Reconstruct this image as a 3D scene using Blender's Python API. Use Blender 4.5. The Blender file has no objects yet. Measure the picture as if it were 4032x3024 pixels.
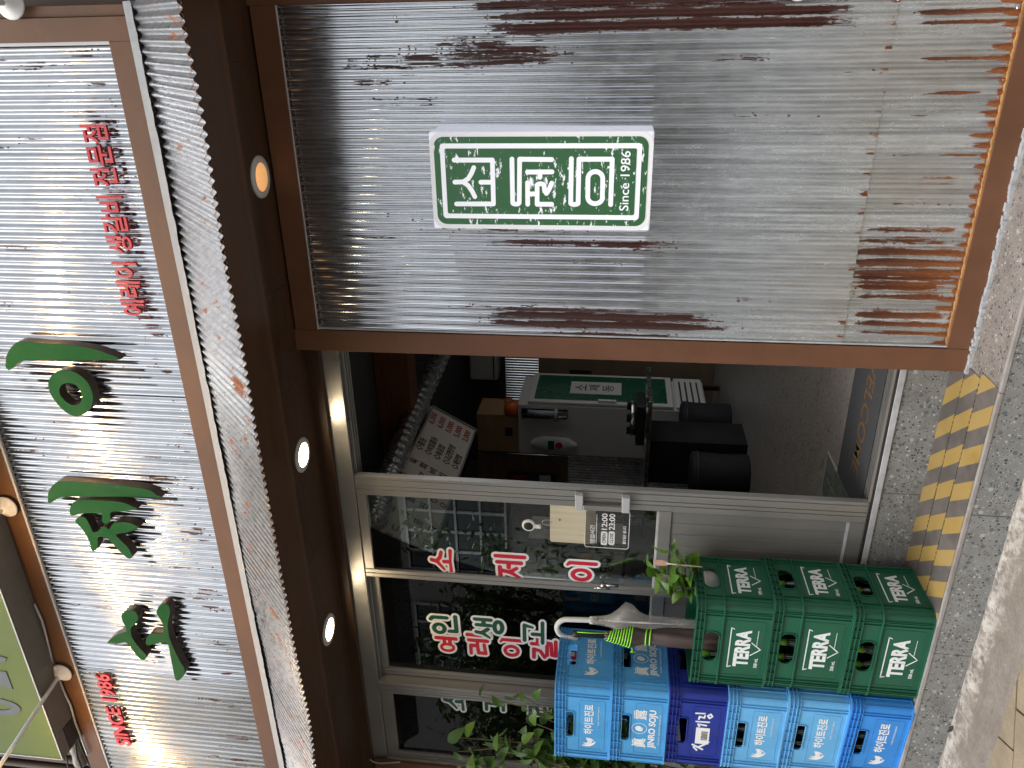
import bpy, bmesh, math, random
import numpy as np
from mathutils import Vector, Matrix
random.seed(7); rng=np.random.default_rng(7)
S=bpy.context.scene; C=S.collection
# ------------------------------------------------------------------ camera
YAW,PITCH,ROLL=math.radians(-24.9735),math.radians(7.2894),math.radians(2.1422)
F=3086.6; CAM=Vector((0,-3,1.465))
def _rot():
    cy,sy=math.cos(YAW),math.sin(YAW)
    f=Vector((sy,cy,0)); r=Vector((cy,-sy,0)); u=Vector((0,0,1))
    f2=f*math.cos(PITCH)+u*math.sin(PITCH); u2=u*math.cos(PITCH)-f*math.sin(PITCH)
    r3=r*math.cos(ROLL)+u2*math.sin(ROLL); u3=u2*math.cos(ROLL)-r*math.sin(ROLL)
    return r3,u3,f2
RR,UU,FF=_rot()
cd=bpy.data.cameras.new('camera'); cam=bpy.data.objects.new('camera',cd); C.objects.link(cam)
cd.sensor_width=36; cd.lens=36*F/4032; cd.clip_end=300; cd.clip_start=.05
m=Matrix.Identity(4)
for i in range(3):
    m[i][0]=-UU[i]; m[i][1]=RR[i]; m[i][2]=-FF[i]; m[i][3]=CAM[i]
cam.matrix_world=m; S.camera=cam
# ------------------------------------------------------------------ sky, sun, exposure
SUN_EL,SUN_AZ=math.radians(62),math.radians(212)
W=bpy.data.worlds.new('World'); S.world=W; W.use_nodes=True
nt=W.node_tree; bg=nt.nodes['Background']
sky=nt.nodes.new('ShaderNodeTexSky'); sky.sky_type='NISHITA'; sky.sun_disc=False
sky.sun_elevation=SUN_EL; sky.sun_rotation=SUN_AZ; sky.air_density=1.0; sky.dust_density=3.5; sky.ozone_density=1.0
hs=nt.nodes.new('ShaderNodeHueSaturation'); hs.inputs['Saturation'].default_value=.22
nt.links.new(sky.outputs[0],hs.inputs['Color']); nt.links.new(hs.outputs[0],bg.inputs[0]); bg.inputs[1].default_value=.15
sl=bpy.data.lights.new('sun','SUN'); sl.energy=.6; sl.angle=math.radians(35); sl.color=(1,.975,.94)
so=bpy.data.objects.new('sun',sl); C.objects.link(so)
sd=Vector((math.sin(SUN_AZ)*math.cos(SUN_EL),math.cos(SUN_AZ)*math.cos(SUN_EL),math.sin(SUN_EL)))
so.rotation_euler=sd.to_track_quat('Z','Y').to_euler()
S.view_settings.view_transform='Standard'; S.view_settings.look='None'; S.view_settings.gamma=1
S.view_settings.exposure=1.05
# ------------------------------------------------------------------ helpers
def ray(x,y): return RR*((3024-y)-1512)-UU*(x-2016)+FF*F       # a photo pixel as a direction from the camera
def onY(x,y,Y): d=ray(x,y); return CAM+d*((Y-CAM.y)/d.y)
def onX(x,y,X): d=ray(x,y); return CAM+d*((X-CAM.x)/d.x)
def onZ(x,y,Z): d=ray(x,y); return CAM+d*((Z-CAM.z)/d.z)
def mirrored(x,y,Y):                                           # where the street stands that the door glass mirrors
    p=onY(x,y,0); d=ray(x,y); d.y=-d.y; return p+d*((Y-p.y)/d.y)
class MB:
    def __init__(s): s.v=[]; s.f=[]; s.mi=[]; s.cur=0
    def add(s,vs,fs):
        n=len(s.v); s.v+= [tuple(v) for v in vs]; s.f+=[tuple(i+n for i in f) for f in fs]; s.mi+=[s.cur]*len(fs); return s
    def box(s,x0,x1,y0,y1,z0,z1,M=None):
        vs=[Vector((x,y,z)) for x in(x0,x1) for y in(y0,y1) for z in(z0,z1)]
        if M: vs=[M@v for v in vs]
        return s.add(vs,[(0,1,3,2),(4,6,7,5),(0,4,5,1),(2,3,7,6),(0,2,6,4),(1,5,7,3)])
    def tube(s,pts,r,seg=10,cap=True,sq=1.0):
        pts=[Vector(p) for p in pts]; n=len(pts); rs=r if isinstance(r,(list,tuple)) else [r]*n
        vs=[]; up=None
        for i,p in enumerate(pts):
            t=(pts[min(i+1,n-1)]-pts[max(i-1,0)]).normalized()
            if up is None:
                up=Vector((0,0,1)) if abs(t.z)<.9 else Vector((1,0,0))
            a=t.cross(up).normalized(); b=a.cross(t).normalized(); up=b
            for k in range(seg):
                an=2*math.pi*k/seg; vs.append(p+(a*math.cos(an)+b*math.sin(an)*sq)*rs[i])
        fs=[(i*seg+k,i*seg+(k+1)%seg,(i+1)*seg+(k+1)%seg,(i+1)*seg+k) for i in range(n-1) for k in range(seg)]
        if cap: fs+=[tuple(range(seg))[::-1],tuple((n-1)*seg+k for k in range(seg))]
        return s.add(vs,fs)
    def lathe(s,prof,o=(0,0,0),seg=20,M=None,cap=True):
        o=Vector(o); vs=[]
        for r,z in prof:
            for k in range(seg):
                an=2*math.pi*k/seg; v=Vector((r*math.cos(an),r*math.sin(an),z)); vs.append((M@v if M else v)+o)
        n=len(prof)
        fs=[(i*seg+k,i*seg+(k+1)%seg,(i+1)*seg+(k+1)%seg,(i+1)*seg+k) for i in range(n-1) for k in range(seg)]
        if cap: fs+=[tuple(range(seg))[::-1],tuple((n-1)*seg+k for k in range(seg))]
        return s.add(vs,fs)
    def prism(s,poly,d):                                       # closed 3D polygon extruded by vector d
        n=len(poly); poly=[Vector(p) for p in poly]; d=Vector(d)
        return s.add(poly+[p+d for p in poly],[tuple(range(n))[::-1],tuple(range(n,2*n))]+[(i,(i+1)%n,n+(i+1)%n,n+i) for i in range(n)])
def link(name,me,mat,parent=None,smooth=False,bev=0):
    o=bpy.data.objects.new(name,me); C.objects.link(o)
    if mat:
        for mm in (mat if isinstance(mat,(list,tuple)) else [mat]): me.materials.append(mm)
    if smooth: me.shade_smooth()
    if smooth=='auto':
        me.shade_smooth()
        try: me.set_sharp_from_angle(angle=math.radians(35))
        except Exception: pass
    if bev:
        b=o.modifiers.new('b','BEVEL'); b.width=bev; b.segments=2; b.limit_method='ANGLE'; b.angle_limit=math.radians(40)
    if parent:
        o.parent=parent
        if parent.parent is None: o.location=-Vector(parent.location) if parent.get('_w') else Vector((0,0,0))
    return o
def obj(name,mb,mat,parent=None,smooth=False,bev=0):
    me=bpy.data.meshes.new(name); me.from_pydata(mb.v,[],mb.f)
    if any(mb.mi): me.polygons.foreach_set('material_index',mb.mi)
    bm=bmesh.new(); bm.from_mesh(me); bmesh.ops.recalc_face_normals(bm,faces=bm.faces); bm.to_mesh(me); bm.free(); me.update()
    return link(name,me,mat,parent,smooth,bev)
def tag(o,label,cat,group=None,kind=None):
    o['label']=label; o['category']=cat
    if group: o['group']=group
    if kind: o['kind']=kind
    return o
def struct(o): o['kind']='structure'; return o
def thing(name,label,cat,loc=(0,0,0),group=None,world=True):
    o=bpy.data.objects.new(name,None); C.objects.link(o); o.location=loc; o.empty_display_size=.1
    if world: o['_w']=1                                        # its parts are modelled in world coordinates
    return tag(o,label,cat,group)
def copy_tree(o,parent=None):
    c=o.copy(); C.objects.link(c)
    if parent: c.parent=parent
    for ch in list(o.children): copy_tree(ch,c)
    return c
# ---- flat shapes: closed loops -> filled, extruded mesh
def fill_mesh(loops,ext,place):
    cu=bpy.data.curves.new('shape','CURVE'); cu.dimensions='2D'; cu.fill_mode='BOTH'; cu.extrude=ext
    for lp in loops:
        sp=cu.splines.new('POLY'); sp.points.add(len(lp)-1); sp.use_cyclic_u=True
        for i,(x,y) in enumerate(lp): sp.points[i].co=(x,y,0,1)
    return _to_mesh(cu,place)
def _to_mesh(cu,place):
    o=bpy.data.objects.new('shape',cu); C.objects.link(o)
    dg=bpy.context.evaluated_depsgraph_get(); me=bpy.data.meshes.new_from_object(o.evaluated_get(dg))
    bpy.data.objects.remove(o); bpy.data.curves.remove(cu); me.materials.clear()
    if place: me.transform(place)
    return me
def frame(o,r,u,s=1.0):                                        # local x -> r, y -> u, z -> r x u
    r=Vector(r).normalized(); u=Vector(u); u=(u-r*u.dot(r)).normalized(); n=r.cross(u)
    M=Matrix.Identity(4)
    for i in range(3): M[i][0]=r[i]*s; M[i][1]=u[i]*s; M[i][2]=n[i]*s; M[i][3]=o[i]
    return M
_tc={}
def text_mesh(body,w,h,o,r,u,ext=.0006,off=0,shear=0,space=1.0):      # text fitted to a w x h box centred on o
    key=(body,off,shear,space)
    if key not in _tc:
        cu=bpy.data.curves.new('t','FONT'); cu.body=body; cu.extrude=0.5; cu.offset=off; cu.shear=shear; cu.space_character=space; cu.resolution_u=4
        _tc[key]=_to_mesh(cu,None)
    me=_tc[key].copy()
    co=np.zeros(len(me.vertices)*3); me.vertices.foreach_get('co',co); co=co.reshape(-1,3)
    lo,hi=co.min(0),co.max(0); sx=(w/(hi[0]-lo[0])) if w else h/(hi[1]-lo[1]); sy=(h/(hi[1]-lo[1])) if h else sx
    co=(co-(lo+hi)/2)*[sx,sy,2*ext]; 
    me.vertices.foreach_set('co',co.ravel()); me.transform(frame(o,r,u)); me.update(); return me
def strokes_sdf(strokes,n=150,pad=.3):
    xs=np.linspace(-pad,1+pad,n); X,Y=np.meshgrid(xs,xs); D=np.full_like(X,9.)
    for st in strokes:
        for (x0,y0,r0),(x1,y1,r1) in zip(st[:-1],st[1:]):
            dx,dy=x1-x0,y1-y0; L=dx*dx+dy*dy+1e-12
            t=np.clip(((X-x0)*dx+(Y-y0)*dy)/L,0,1)
            D=np.minimum(D,np.hypot(X-x0-t*dx,Y-y0-t*dy)-(r0+(r1-r0)*t))
    return xs,D
def contour(xs,D,level):
    B=D<level; n=len(xs); seg={}
    def pt(i,j,k,l):
        a,b=D[j,i]-level,D[l,k]-level; t=a/(a-b); return (xs[i]+(xs[k]-xs[i])*t, xs[j]+(xs[l]-xs[j])*t)
    code=B[:-1,:-1]*1+B[:-1,1:]*2+B[1:,1:]*4+B[1:,:-1]*8
    T={1:[(3,0)],2:[(0,1)],3:[(3,1)],4:[(1,2)],5:[(3,0),(1,2)],6:[(0,2)],7:[(3,2)],8:[(2,3)],9:[(2,0)],10:[(0,1),(2,3)],11:[(2,1)],12:[(1,3)],13:[(1,0)],14:[(0,3)]}
    def eid(i,j,e): return [(i,j,0),(i+1,j,1),(i,j+1,0),(i,j,1)][e]
    pts={}
    for j,i in zip(*np.nonzero((code>0)&(code<15))):
        for a,b in T[int(code[j,i])]:
            ea,eb=eid(i,j,a),eid(i,j,b); seg[ea]=eb
            for e in (ea,eb):
                if e not in pts: ii,jj,k=e; pts[e]=pt(ii,jj,ii+1,jj) if k==0 else pt(ii,jj,ii,jj+1)
    loops=[]
    while seg:
        s,e=seg.popitem(); lp=[s]
        while e!=s and e in seg: lp.append(e); e=seg.pop(e)
        if len(lp)>5: loops.append([pts[q] for q in lp])
    return loops
def smooth_loop(p,k=5):
    n=len(p); out=[]
    for i in range(n):
        a,b,c,d=[np.array(p[(i+j)%n]) for j in(-1,0,1,2)]
        for t in np.linspace(0,1,k,endpoint=False):
            out.append(tuple(.5*((2*b)+(c-a)*t+(2*a-5*b+4*c-d)*t*t+(-a+3*b-3*c+d)*t**3)))
    return out
# ------------------------------------------------------------------ materials
def nmat(name):
    mt=bpy.data.materials.new(name); mt.use_nodes=True; n=mt.node_tree; return mt,n,n.nodes,n.links,n.nodes['Principled BSDF']
def coords(N,L,scale=(1,1,1),kind='Object'):
    tc=N.new('ShaderNodeTexCoord'); mp=N.new('ShaderNodeMapping'); mp.inputs['Scale'].default_value=scale
    L.new(tc.outputs[kind],mp.inputs[0]); return mp.outputs[0]
def noise(N,L,vec,scale,detail=4,rough=.6):
    t=N.new('ShaderNodeTexNoise'); t.inputs['Scale'].default_value=scale; t.inputs['Detail'].default_value=detail; t.inputs['Roughness'].default_value=rough
    L.new(vec,t.inputs['Vector']); return t.outputs[0]
def ramp(N,L,fac,stops):
    r=N.new('ShaderNodeValToRGB'); e=r.color_ramp.elements
    while len(e)<len(stops): e.new(.5)
    for q,(p,c) in zip(e,stops): q.position=p; q.color=(c,c,c,1) if isinstance(c,(int,float)) else (*c,1)
    L.new(fac,r.inputs[0]); return r.outputs[0]
def mixc(N,L,f,a,b,bt='MIX'):
    x=N.new('ShaderNodeMix'); x.data_type='RGBA'; x.blend_type=bt
    for v,i in((f,0),(a,6),(b,7)):
        if isinstance(v,(int,float)): x.inputs[i].default_value=v if i==0 else (v,v,v,1)
        elif isinstance(v,tuple): x.inputs[i].default_value=(*v,1)
        else: L.new(v,x.inputs[i])
    return x.outputs[2]
def mth(N,L,op,a,b=None,c=None):
    x=N.new('ShaderNodeMath'); x.operation=op
    for i,v in enumerate((a,b,c)):
        if v is None: continue
        if isinstance(v,(int,float)): x.inputs[i].default_value=v
        else: L.new(v,x.inputs[i])
    return x.outputs[0]
def bump(N,L,P,h,st,dist=.002):
    b=N.new('ShaderNodeBump'); b.inputs['Strength'].default_value=st; b.inputs['Distance'].default_value=dist
    L.new(h,b.inputs['Height']); L.new(b.outputs[0],P.inputs['Normal'])
def pbr(name,col,rough=.5,metal=0,var=.18,vs=(6,6,6),bs=0,bsc=120,dirt=0,dcol=(.12,.10,.08),spec=.5,coat=0,rv=.12):
    mt,n,N,L,P=nmat(name)
    v=coords(N,L,vs); f=noise(N,L,v,1,6,.65)
    d=tuple(max(0,c*(1-var)) for c in col); b=tuple(min(1,c*(1+var)) for c in col)
    c=ramp(N,L,f,[(.3,d),(.7,b)])
    if dirt:
        g=noise(N,L,coords(N,L,(3,3,3)),3,8,.7); c=mixc(N,L,mth(N,L,'MULTIPLY',ramp(N,L,g,[(.45,0.),(.75,1.)]),dirt),c,dcol)
    L.new(c,P.inputs['Base Color']); P.inputs['Metallic'].default_value=metal; P.inputs['Specular IOR Level'].default_value=spec
    L.new(ramp(N,L,f,[(.3,max(0.02,rough-rv)),(.7,min(1,rough+rv))]),P.inputs['Roughness'])
    if coat: P.inputs['Coat Weight'].default_value=coat
    if bs: bump(N,L,P,noise(N,L,coords(N,L,(1,1,1)),bsc,3),bs)
    return mt
def emis(name,col,st):
    mt,n,N,L,P=nmat(name); P.inputs['Base Color'].default_value=(*col,1); P.inputs['Emission Color'].default_value=(*col,1); P.inputs['Emission Strength'].default_value=st; return mt
def galv(name,base=(.70,.715,.735),r0=.09,r1=.24,dull=(.62,.66,.68)):
    # galvanised sheet: 'rust' and 'ox' are point attributes laid down sheet by sheet
    mt,n,N,L,P=nmat(name)
    at=N.new('ShaderNodeAttribute'); at.attribute_name='rust'; ao=N.new('ShaderNodeAttribute'); ao.attribute_name='ox'
    orn=N.new('ShaderNodeAttribute'); orn.attribute_name='orange'
    st=noise(N,L,coords(N,L,(70,70,7)),1,7,.7); fine=noise(N,L,coords(N,L,(160,160,60)),1,4,.7)
    spg=noise(N,L,coords(N,L,(30,30,12)),1,5,.75)
    k=mth(N,L,'ADD',mth(N,L,'MULTIPLY',st,1.75),mth(N,L,'SUBTRACT',mth(N,L,'MULTIPLY',fine,.45),.6))
    rr=ramp(N,L,mth(N,L,'ADD',k,mth(N,L,'SUBTRACT',mth(N,L,'MULTIPLY',at.outputs['Fac'],1.12),.92)),[(.0,0.),(.05,1.)])
    # dark specks of pitting
    vo=N.new('ShaderNodeTexVoronoi'); vo.inputs['Scale'].default_value=1; L.new(coords(N,L,(85,20,52)),vo.inputs['Vector'])
    sep=N.new('ShaderNodeSeparateColor'); L.new(vo.outputs['Color'],sep.inputs[0])
    sp=mth(N,L,'MULTIPLY',ramp(N,L,mth(N,L,'ADD',vo.outputs['Distance'],mth(N,L,'MULTIPLY',sep.outputs[1],.18)),[(.30,1.),(.36,0.)]),mth(N,L,'LESS_THAN',sep.outputs[0],mth(N,L,'MULTIPLY',mth(N,L,'SUBTRACT',at.outputs['Fac'],.1),2.2)))
    rust=mth(N,L,'MAXIMUM',rr,sp)
    oxm=mth(N,L,'MULTIPLY',ramp(N,L,mth(N,L,'ADD',mth(N,L,'MULTIPLY',spg,.5),ao.outputs['Fac']),[(.45,0.),(1.1,1.)]),.9)
    lng=noise(N,L,coords(N,L,(34,34,1.1)),1,5,.65); oxk=mth(N,L,'ADD',mth(N,L,'MULTIPLY',st,.45),mth(N,L,'MULTIPLY',lng,.55))
    oxc=ramp(N,L,oxk,[(.34,tuple(x*.55 for x in dull)),(.5,tuple(x*.9 for x in dull)),(.64,tuple(min(1,x*1.3) for x in dull))])
    mc=mixc(N,L,oxm,ramp(N,L,spg,[(.3,tuple(x*.82 for x in base)),(.7,base)]),oxc)
    rc=mixc(N,L,orn.outputs['Fac'],ramp(N,L,fine,[(.3,(.030,.010,.008)),(.7,(.075,.022,.015))]),ramp(N,L,fine,[(.3,(.16,.045,.012)),(.7,(.34,.115,.03))]))
    mc=mixc(N,L,ramp(N,L,lng,[(.36,.30),(.50,0.)]),mc,tuple(x*.45 for x in dull))
    L.new(mixc(N,L,rust,mc,rc),P.inputs['Base Color'])
    L.new(mth(N,L,'MULTIPLY',mth(N,L,'SUBTRACT',1.0,rust),mth(N,L,'SUBTRACT',1.0,mth(N,L,'MULTIPLY',oxm,.42))),P.inputs['Metallic'])
    rg=mth(N,L,'ADD',ramp(N,L,spg,[(.3,r0),(.75,r1)]),mth(N,L,'MULTIPLY',oxm,.10))
    L.new(mth(N,L,'ADD',rg,mth(N,L,'MULTIPLY',rust,.3)),P.inputs['Roughness'])
    bump(N,L,P,mth(N,L,'ADD',spg,mth(N,L,'MULTIPLY',rust,-.4)),.05,.001)
    return mt
def terrazzo(name,base,sc=1.0,dark=1.0,gloss=.45):
    mt,n,N,L,P=nmat(name); v=coords(N,L)
    f=noise(N,L,v,14,8,.7); c=ramp(N,L,f,[(.3,tuple(x*.75 for x in base)),(.7,tuple(x*1.2 for x in base))])
    for s,lo,hi,th in((75*sc,(.03,.03,.035),(.48,.48,.45),.05),(140*sc,(.02,.02,.022),(.42,.42,.39),.08),(38*sc,(.10,.115,.11),(.36,.38,.35),.04)):
        vo=N.new('ShaderNodeTexVoronoi'); vo.inputs['Scale'].default_value=s; vo.inputs['Randomness'].default_value=1; L.new(v,vo.inputs['Vector'])
        sep=N.new('ShaderNodeSeparateColor'); L.new(vo.outputs['Color'],sep.inputs[0])
        inside=ramp(N,L,mth(N,L,'ADD',vo.outputs['Distance'],mth(N,L,'MULTIPLY',noise(N,L,v,s*3,2),.25)),[(.42,1.),(.50,0.)])
        dk=mth(N,L,'MULTIPLY',inside,mth(N,L,'LESS_THAN',sep.outputs[0],.26*dark)); lt=mth(N,L,'MULTIPLY',inside,mth(N,L,'GREATER_THAN',sep.outputs[0],1-th*1.6))
        c=mixc(N,L,dk,c,lo); c=mixc(N,L,lt,c,hi)
    g=noise(N,L,coords(N,L,(2,2,2)),2,8,.7); c=mixc(N,L,mth(N,L,'MULTIPLY',ramp(N,L,g,[(.45,0.),(.8,1.)]),.35),c,(.16,.14,.12))
    L.new(c,P.inputs['Base Color']); L.new(ramp(N,L,f,[(.3,gloss-.1),(.7,gloss+.15)]),P.inputs['Roughness']); bump(N,L,P,f,.06,.001); return mt
def glassy(name,tint=(.82,.86,.84),refl=1.0):
    mt,n,N,L,P=nmat(name); N.remove(P); out=N['Material Output']
    tr=N.new('ShaderNodeBsdfTransparent'); tr.inputs[0].default_value=(*tint,1); gl=N.new('ShaderNodeBsdfGlossy'); gl.inputs['Roughness'].default_value=0.0; gl.inputs[0].default_value=(refl,refl,refl,1)
    fr=N.new('ShaderNodeFresnel'); fr.inputs[0].default_value=1.58; mx=N.new('ShaderNodeMixShader')
    L.new(fr.outputs[0],mx.inputs[0]); L.new(tr.outputs[0],mx.inputs[1]); L.new(gl.outputs[0],mx.inputs[2]); L.new(mx.outputs[0],out.inputs[0])
    return mt
def brownwood(name,col,var=.25,grain=(3,3,60),rough=.5,dirt=.25):
    return pbr(name,col,rough,0,var,grain,.12,90,dirt,(.06,.035,.022),.28)
M={}
M['brown']=brownwood('brown_paint',(.150,.068,.037),.16,(4,4,1.2),.42,.25)
M['brownh']=brownwood('brown_sign_paint',(.125,.060,.029),.16,(1.2,4,4),.5,.35)
M['darkbrown']=brownwood('brown_soffit_wood',(.050,.025,.013),.3,(.8,14,14),.5,.2)
M['sheet']=galv('galvanised_wall_sheet')
M['signsheet']=galv('galvanised_sign_sheet',(.50,.515,.53),.09,.2,(.24,.25,.24))
M['awnsheet']=galv('galvanised_awning_sheet',(.40,.42,.445),.2,.34,(.22,.23,.245))
M['caulk']=pbr('white_sealant',(.42,.43,.44),.6,0,.2,(20,20,20),.3,90,.3,(.25,.25,.25))
M['strip']=pbr('grey_sealant',(.20,.21,.215),.6,0,.25,(9,9,9),.3,90,.3,(.1,.1,.1))
M['trim']=pbr('grey_white_trim',(.50,.48,.46),.5,0,.2,(10,30,30),.1,90,.5,(.25,.22,.19))
M['terr']=terrazzo('grey_terrazzo',(.215,.218,.208),1.05,.8)
M['tread']=terrazzo('brown_grey_terrazzo',(.225,.20,.18),1.0,.7)
M['floor']=terrazzo('dark_floor_terrazzo',(.30,.265,.23),.8,.7,.35)
M['alu']=pbr('champagne_aluminium',(.36,.35,.33),.36,.65,.03,(6,6,.7),0,90,.0)
M['alud']=pbr('dark_door_seal',(.03,.028,.027),.5)
M['alup']=pbr('grey_door_panel',(.27,.262,.248),.40,.45,.05,(10,10,1),0,60,.12)
M['glass']=glassy('door_glass')
M['red']=pbr('red_vinyl',(.60,.018,.045),.35,0,.05)
M['dgreen']=pbr('dark_green_vinyl',(.012,.085,.05),.35,0,.05)
M['white']=pbr('white_vinyl',(.80,.80,.78),.4,0,.04)
M['print']=pbr('white_print',(.78,.80,.80),.5,0,.12,(60,60,60),0,90,.18,(.3,.4,.4))
M['lettergreen']=pbr('green_letter_face',(.004,.064,.013),.75,0,.06,spec=.15)
M['letterside']=pbr('brown_letter_side',(.075,.055,.045),.4,.3,.2)
M['letterred']=pbr('red_letter_acrylic',(.42,.008,.014),.28,0,.05)
M['black']=pbr('black_plastic',(.012,.012,.013),.45)
M['blackcloth']=pbr('black_cover',(.010,.010,.012),.75,0,.3)
M['whiteplastic']=pbr('white_plastic',(.74,.74,.72),.38,0,.05)
M['greyplastic']=pbr('light_grey_plastic',(.46,.46,.47),.4,0,.06)
def kerb_mat():
    mt,n,N,L,P=nmat('worn_concrete'); v=coords(N,L)
    f=noise(N,L,v,11,9,.75); h=noise(N,L,v,90,4,.7); b=noise(N,L,coords(N,L,(2.2,7,7)),1,6,.7)
    c=ramp(N,L,f,[(.3,(.155,.135,.115)),(.7,(.245,.215,.185))]); c=mixc(N,L,ramp(N,L,h,[(.36,.45),(.55,0.)]),c,(.10,.085,.07))
    c=mixc(N,L,ramp(N,L,b,[(.52,0.),(.66,.7)]),c,(.12,.10,.08))                      # damp brown stains
    sx=N.new('ShaderNodeSeparateXYZ'); L.new(v,sx.inputs[0])
    e2=N.new('ShaderNodeMapRange'); e2.inputs[1].default_value=-.53; e2.inputs[2].default_value=-.44; L.new(mth(N,L,'ADD',sx.outputs['Y'],mth(N,L,'MULTIPLY',mth(N,L,'SUBTRACT',f,.5),.35)),e2.inputs[0])
    c=mixc(N,L,mth(N,L,'MULTIPLY',e2.outputs[0],ramp(N,L,noise(N,L,v,26,6,.7),[(.42,0.),(.56,.9)])),c,(.46,.43,.39))   # crumbs of white mortar along the joint
    L.new(c,P.inputs['Base Color']); P.inputs['Roughness'].default_value=.9; bump(N,L,P,h,.6,.003); return mt
M['kerb']=kerb_mat()
M['card']=pbr('cardboard',(.36,.22,.11),.8,0,.12)
M['wood']=pbr('pale_wood',(.60,.54,.38),.55,0,.12,(60,60,3),.06,60,.15,(.35,.28,.16))
M['duct']=pbr('foil_duct',(.62,.62,.60),.28,1,.15,(30,30,30),.4,60)
M['wallp']=pbr('dark_plaster',(.075,.075,.078),.85,0,.2)
M['steel']=pbr('stainless_steel',(.62,.60,.57),.25,1,.1)
M['leaf']=None
print('helpers ok')
# ------------------------------------------------------------------ ground, step, room shell
PIT=.0336; TZ=.158; FZ=.353; YP=-.142; SZ=2.765
g=MB(); g.box(-30,30,-30,-.69,-.3,-.012); M['asph']=pbr('lightened_road',(.24,.235,.225),.9,0,.3,(8,8,8),.5,120,.3)  # unseen road, coloured paler to brighten reflections in the lower panel
M['paver']=None
def paver_mat():
    mt,n,N,L,P=nmat('tan_paver'); v=coords(N,L)
    f=noise(N,L,v,9,8,.75); h=noise(N,L,v,160,3,.7); s=noise(N,L,v,1.6,5,.7)
    c=ramp(N,L,f,[(.3,(.22,.175,.115)),(.7,(.32,.26,.175))]); c=mixc(N,L,ramp(N,L,h,[(.35,.5),(.6,0.)]),c,(.14,.11,.075)); c=mixc(N,L,ramp(N,L,s,[(.5,0.),(.7,.6)]),c,(.14,.115,.085))
    L.new(c,P.inputs['Base Color']); P.inputs['Roughness'].default_value=.85; bump(N,L,P,h,.5,.002); return mt
M['paver']=paver_mat()
struct(obj('street',g,M['asph']))
pv=MB(); pj=MB(); pj.box(-9,4,-2.6,-.69,-.2,-.012)
def clip(poly,ax,lim,less):
    out=[]
    for p,q in zip(poly,poly[1:]+poly[:1]):
        ip=(p[ax]<=lim)==less; iq=(q[ax]<=lim)==less
        if ip: out.append(p)
        if ip!=iq: t=(lim-p[ax])/(q[ax]-p[ax]); out.append(tuple(p[k]+(q[k]-p[k])*t for k in(0,1)))
    return out
for i in range(-22,22):                                       # tan sidewalk slabs in a running bond, laid at a slant to the kerb
    for j in range(-14,16):
        a=math.radians(24); ux=Vector((math.cos(a),math.sin(a),0)); uy=Vector((-math.sin(a),math.cos(a),0))
        o=Vector((-2.2,-1.6,0))+ux*(i*.302+(j%2)*.15)+uy*((j-5)*.202)
        ps=[tuple((o+ux*p+uy*q)[:2]) for p,q in((.003,.003),(.299,.003),(.299,.199),(.003,.199))]
        ps=clip(ps,1,-.697,True)
        if len(ps)>2: ps=clip(ps,1,-2.6,False)
        if len(ps)>2 and all(-7<p[0]<3 for p in ps): pv.prism([(p[0],p[1],-.05) for p in ps],(0,0,.05+rng.uniform(-.002,.002)))
struct(obj('pavement_bed',pj,pbr('joint_sand',(.14,.11,.08),.95)))
struct(obj('pavement',pv,M['paver'],bev=.003))
k=MB()                                                        # rough concrete kerb with a worn upper arris
n=90
for a in range(n):
    x0=-6+a*9/n; x1=x0+9/n
    def prof(x):
        w=.012*math.sin(x*3.1)+.008*math.sin(x*11+1)+.006*math.sin(x*29); q=.006*math.sin(x*7)+.004*math.sin(x*23+2)
        return [(x,-.690+w*.4,-.1),(x,-.688+w*.4,-.006+q*.3),(x,-.655+w*.5,.004+q*.4),(x,-.56,.004+q),(x,-.50+w,.003),(x,-.455+w,.012+q),(x,-.43+w*.7,.016),(x,-.402,.006),(x,-.402,-.1)]
    A,B=prof(x0),prof(x1); k.add(A+B,[(i,i+1,len(A)+i+1,len(A)+i) for i in range(len(A)-1)])
struct(obj('kerb',k,M['kerb'],smooth='auto'))
s=MB(); s.box(-6,1.5,-.396,.0,-.1,TZ); struct(obj('step_tread',s,M['tread']))
def tiles(name,y0,y1,z0,z1,mat,joints,par=None):
    t=MB()
    for a,b in zip(joints[:-1],joints[1:]): t.box(a+.0012,b-.0012,y0,y1,z0,z1)
    return obj(name,t,mat,par,bev=.0008)
xr=onY(3466,1938,0).x; xr2=onY(3910,2030,-.4).x; xr3=onY(3672,2570,-.4).x
w1=xr2-xr3
struct(tiles('step_riser',-.404,-.3965,-.1,TZ-.0105,M['terr'],[xr2-w1*4,xr2-3*w1,xr2-2*w1,xr3,xr2,-1.03,-1.03+w1,1.5]))
struct(tiles('threshold_riser',-.006,0.0,TZ,FZ-.03,M['terr'],[-6,xr-2,xr-1.2,xr-.62,xr,1.5]))
jb=MB(); jb.box(-6,1.5,-.3975,-.3962,-.1,TZ-.011); jb.box(-6,1.5,-.0005,.02,TZ,FZ-.03); struct(obj('riser_grout',jb,M['trim']))
e=MB(); xn=onZ(3922,1530,TZ).x
e.box(-6,xn-.001,-.4065,-.391,TZ-.010,TZ+.0035); e.box(xn+.001,1.5,-.4065,-.391,TZ-.010,TZ+.0035); struct(obj('step_nosing',e,pbr('worn_nosing',(.30,.28,.26),.5,0,.25,(6,30,30),.1,90,.6,(.16,.14,.12)),bev=.0015))
f=MB(); f.box(-5.2,1.6,.0,6.2,FZ-.05,FZ); struct(obj('indoor_floor',f,M['floor']))
r=MB(); r.box(-5.2,1.6,5.6,5.7,FZ,3.3); r.box(-5.2,-5.1,.1,5.6,FZ,3.3); r.box(1.5,1.6,.1,.9,FZ,3.3); r.box(-5.2,-.3,.1,5.7,3.25,3.4)  # right side and ceiling end left open to let more daylight in
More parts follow.
